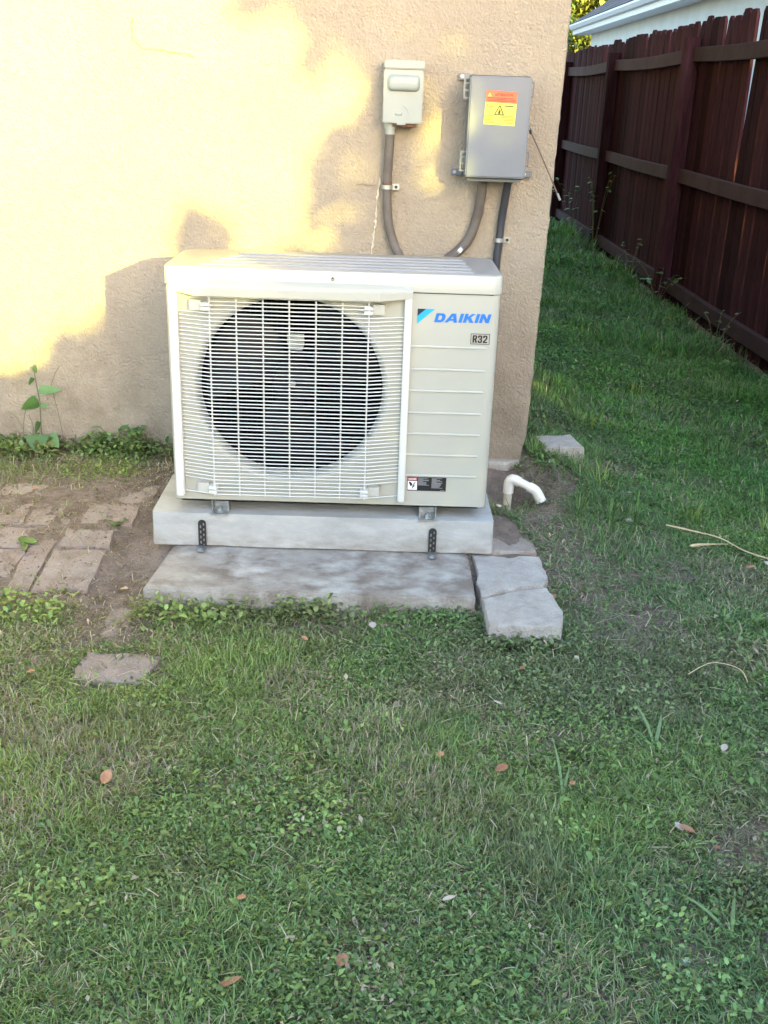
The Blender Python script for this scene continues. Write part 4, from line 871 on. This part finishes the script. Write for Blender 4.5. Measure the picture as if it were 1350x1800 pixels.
dead_leaf(-.505, -.385, .022, .016, 10, 'orange dead leaf on the paving near the wall', h=.012); dead_leaf(1.165, -1.850, .030, .016, 155, 'pinkish tan dead leaf beside the bare patch at right'); dead_leaf(1.145, -1.845, .022, .014, 120, 'pale dead leaf touching the pinkish one at right', 'leafpale')
dead_leaf(1.215, -1.872, .022, .010, 170, 'narrow tan dead leaf right of the pinkish pair'); dead_leaf(.345, -2.232, .038, .014, 20, 'curled brown dead leaf at the bottom left of the lawn'); dead_leaf(.525, -2.19, .022, .020, 70, 'crumpled brown dead leaf at the bottom centre')
dead_leaf(.69, -2.05, .022, .010, 10, 'pale lilac curled leaf at the lower centre', 'leafpale', .035); dead_leaf(.85, -1.462, .022, .008, 165, 'small white leaf scrap beside two broad blades', 'leafpale', .035)
dead_leaf(1.06, -1.215, .014, .012, 120, 'small pale round leaf right of the front edging block', 'leafpale'); dead_leaf(.91, -1.281, .015, .012, 30, 'reddish leaf below the front edging block')
dead_leaf(1.285, -1.615, .022, .014, 60, 'white and pink flower scrap near the right edge', 'leafpale', .035); dead_leaf(1.045, -.925, .022, .010, 80, 'red brown leaf against the side of the edging blocks'); dead_leaf(.35, -2.05, .016, .012, 0, 'orange scrap of leaf in the lower left of the lawn')
dead_leaf(1.62, -.72, .03, .016, 10, 'tan dead leaf below the straw stalk'); dead_leaf(1.70, -.68, .02, .02, 90, 'pale leaf at the end of the straw stalk', 'leafpale'); dead_leaf(.565, -1.10, .024, .020, 100, 'translucent grey leaf on the grass before the slab', 'leafpale'); dead_leaf(-.13, -.86, .03, .012, 350, 'tan leaf on the dirt by the left corner of the slab', 'straw', .01)
dead_leaf(.96, -1.705, .012, .012, 30, 'tiny tan leaf right of the largest tan leaf'); dead_leaf(1.22, -.16, .02, .012, 30, 'brown leaf in the passage grass near the pipe')
def stalk(pts, r_, label):
    p3 = [(x, y, float(gh(x, y))+h) for x, y, h in pts]; single('straw_stalk', MB().tube(curve_pts(p3, 16), r_, 6), 'straw', label, 'dry stalk', p3[0], 'dry stalks on the grass')
stalk([(1.450, -.478, .030), (1.53, -.498, .034), (1.60, -.535, .034), (1.66, -.60, .032), (1.73, -.655, .03)], [.0022, .0026, .0030, .0030, .0028, .0026, .0024, .0022, .002, .002, .0018, .0018, .002, .0024, .0026, .003, .003], 'long pale dry stalk lying across the grass at the right')
stalk([(1.487, -.612, .034), (1.53, -.600, .034), (1.615, -.565, .034)], [.0012, .003, .0046, .005, .005, .0048, .0045, .004, .0036, .003, .0026, .0022, .002, .0015, .0013, .001, .001], 'short thicker dry husk beside the long pale stalk')
stalk([(1.30, -1.30, .04), (1.36, -1.275, .05), (1.42, -1.29, .04), (1.43, -1.33, .03)], .0011, 'bent pale green stalk right of the lawn, below the bare ground')

# ------------------------------------------------------------------ unseen trees and hedge, added and shaped to cast the shade; far foliage
def trunk_mb(x, y, h_, r_):
    mb = MB().tube([(x, y, -.1), (x+.05, y, h_*.35), (x-.04, y+.05, h_*.7), (x, y, h_)], [r_*1.3, r_, r_*.7, r_*.3], 10)
    for i in range(7):
        a = i*2.4; z_ = h_*(.35+.08*i); mb.tube([(x, y, z_), (x+math.cos(a)*.8, y+math.sin(a)*.5, z_+.6), (x+math.cos(a)*1.6, y+math.sin(a)*.9, z_+1.0)], [r_*.4, r_*.25, r_*.08], 6)
    return mb
def pip(poly, x, z):
    inside = np.zeros(len(x), bool); n = len(poly)
    for i in range(n):
        x1, z1_ = poly[i]; x2, z2 = poly[(i+1) % n]; c_ = ((z1_ > z) != (z2 > z)) & (x < (x2-x1)*(z-z1_)/(z2-z1_+1e-12)+x1); inside ^= c_
    return inside
LIT = [(-6, -.3), (-1.2, .18), (-.711, .357), (-.59, .419), (-.469, .519), (-.36, .60), (-.22, .64), (-.075, .655), (-.06, .70), (-.085, .80), (-.085, .90), (-.055, .95), (.02, .95), (.055, .90), (.055, .82), (.10, .78), (.22, .76), (.33, .84), (.30, .93), (.36, 1.0), (.33, 1.09), (.37, 1.17), (.44, 1.2), (.51, 1.2), (.52, 1.33), (.42, 1.37), (.29, 1.36), (.27, 1.47), (.30, 1.6), (.25, 1.9), (.3, 2.6), (0, 6), (-6, 6)]  # outline of sun on the wall; the unseen crowns are cut to it
DARKS = [[(.10, 1.60), (.12, 1.51), (.18, 1.46), (.235, 1.49), (.25, 1.60)]]
PATCH = [(.69, 1.19, .05, .14, .97), (.60, 1.46, .06, .03, .5), (.74, 1.43, .08, .03, .45), (.80, 1.14, .045, .04, .5), (.85, 1.21, .04, .03, .45), (.55, 1.32, .04, .035, .4), (.47, 1.10, .06, .06, .6), (.50, .95, .05, .06, .4), (.34, .86, .09, .05, .8), (.42, .93, .03, .05, .35), (.36, 1.40, .03, .03, .5), (.62, 1.02, .06, .03, .3), (.40, 1.46, .04, .05, .35), (.76, 1.30, .03, .04, .4)]  # soft sun spots on the wall, made by thinning the unseen leaves
def crown(n, x0, x1, zz0, zz1, L0, t0, t1, fine):
    x = rng.uniform(x0, x1, n); z = rng.uniform(zz0, zz1, n)
    jx = x+(vn(x, z, 14, 40)-.5)*.07+(vn(x, z, 45, 41)-.5)*.03; jz = z+(vn(x, z, 14, 42)-.5)*.07+(vn(x, z, 45, 43)-.5)*.03
    lit = pip(LIT, jx, jz)
    for d in DARKS: lit &= ~pip(d, jx, jz)
    keep = ~lit & (z < np.maximum(1.95+.25*(vn(x, z, 1.5, 50)-.5), 2.0+.46*(x-2.0)))
    pr_ = np.ones(n)
    for cx_, cz_, rx, rz, a in PATCH: pr_ = np.minimum(pr_, 1-a*np.exp(-ell(jx, jz, cx_, cz_, rx, rz)**2))
    keep &= rng.random(n) < pr_**2.2
    # leave the region of the fine crown to the fine leaves
    if not fine: keep &= ~((x > -1.5+L0*.6) & (x < 1.3-L0*.6) & (z > -.1+L0*.6) & (z < 2.2-L0*.6)) & ~(pip(LIT, x+L0*.7, z+L0*.5) | pip(LIT, x-L0*.7, z-L0*.7) | pip(LIT, x+L0, z-L0*.8))
    x, z = x[keep], z[keep]; n = len(x); t = rng.uniform(t0, t1, n)
    P = np.stack([x+.343*t, -.70*t, z+.150*t], 1); P = P[P[:, 2] > .02]; n = len(P); L = L0*rng.uniform(.7, 1.3, n)
    V, Fc, kk = leaf_arrays(P, rng.uniform(0, 6.28, n), rng.uniform(-1.4, 1.4, n), L, L*.62, .1, .1, 'leaf')
    cc = np.array([.055, .095, .03])*rng.uniform(.6, 1.5, (n, 1)); return V, Fc, kk, cc
its = {'a': [], 'b': [], 'c': [], 'd': []}
fine = crown(98000, -1.6, 1.4, -.2, 2.3, .055, 8.0, 10.2, True)
med = crown(45000, -3.2, 3.2, -1.5, 4.5, .13, 8.2, 11, False)
big2 = crown(20000, 8.5, 14.5, -2.4, 7.2, .22, 8.5, 13, False)
big = crown(26000, 1.4, 8.5, -1.9, 6.5, .19, 8.5, 13, False)
low = crown(26000, -6, 1.4, -1.9, .1, .12, 8.2, 10.5, False)
def mk_tree(name, label, sets, tx, ty, th, tr, cat='tree', grp='unseen trees added behind the viewpoint for shade'):
    t_ = thing(name, label, cat, (tx, ty, 0), grp); part('trunk', trunk_mb(tx, ty, th, tr), 'bark', t_, smooth=True)
    V, Fc, Cc = merge(sets); V = V-np.array([tx, ty, 0]); o = bpy.data.objects.new('crown', np_mesh('crown', V, Fc, 'crown', Cc)); COL.objects.link(o); o.parent = t_; return t_
mk_tree('unseen_shade_tree', 'unseen leafy tree behind the viewpoint, its gaps shaped to put sun on the wall', [fine, med], 4.6, -6.8, 3.6, .12)
mk_tree('unseen_shade_tree', 'unseen tall dense tree added behind the viewpoint to the right for shade', [big], 8.4, -7.4, 6.0, .22)
mk_tree('unseen_shade_tree', 'unseen dense tree added furthest to the right behind the viewpoint for shade', [big2], 14.6, -7.6, 6.4, .22)
mk_tree('hedge', 'unseen low dense hedge added behind the viewpoint to the left for shade', [low], 1.2, -6.6, .7, .05, 'hedge', None)
# distant tree beyond the neighbouring roof
def blob_tree(name, label, cx_, cy_, cz_, rx, ry, rz, n, L0, colr, grp=None):
    u_ = rng.normal(size=(n, 3)); u_ /= np.linalg.norm(u_, axis=1)[:, None]; rr_ = rng.random(n)**.33
    P = u_*rr_[:, None]*np.array([rx, ry, rz])*(1+.35*(vn(u_[:, 0]*2+cx_, u_[:, 2]*2+cy_, 1.6, 60)-.5))[:, None]+np.array([cx_, cy_, cz_]); L = L0*rng.uniform(.6, 1.4, n)
    V, Fc, kk = leaf_arrays(P, rng.uniform(0, 6.28, n), rng.uniform(-1.2, 1.2, n), L, L*.5, .2, .1, 'leaf'); cc = np.array(colr)*rng.uniform(.5, 1.6, (n, 1))
    V, Fc, Cc = merge([(V, Fc, kk, cc)]); t_ = thing(name, label, 'tree', (cx_, cy_, 0), grp); part('trunk', trunk_mb(cx_, cy_, cz_, .2), 'bark', t_, smooth=True)
    V = V-np.array([cx_, cy_, 0]); o = bpy.data.objects.new('crown', np_mesh('crown', V, Fc, 'crown', Cc)); COL.objects.link(o); o.parent = t_
blob_tree('tree', 'yellow green tree peeking over the neighbouring roof at the top', 5.6, 26, 4.2, 2.6, 2.2, 2.6, 16000, .22, (.16, .18, .05))
blob_tree('tree', 'darker tree at the far end of the grass passage behind the fence', 3.0, 24, 2.2, 2.2, 1.6, 2.4, 9000, .22, (.05, .085, .03))
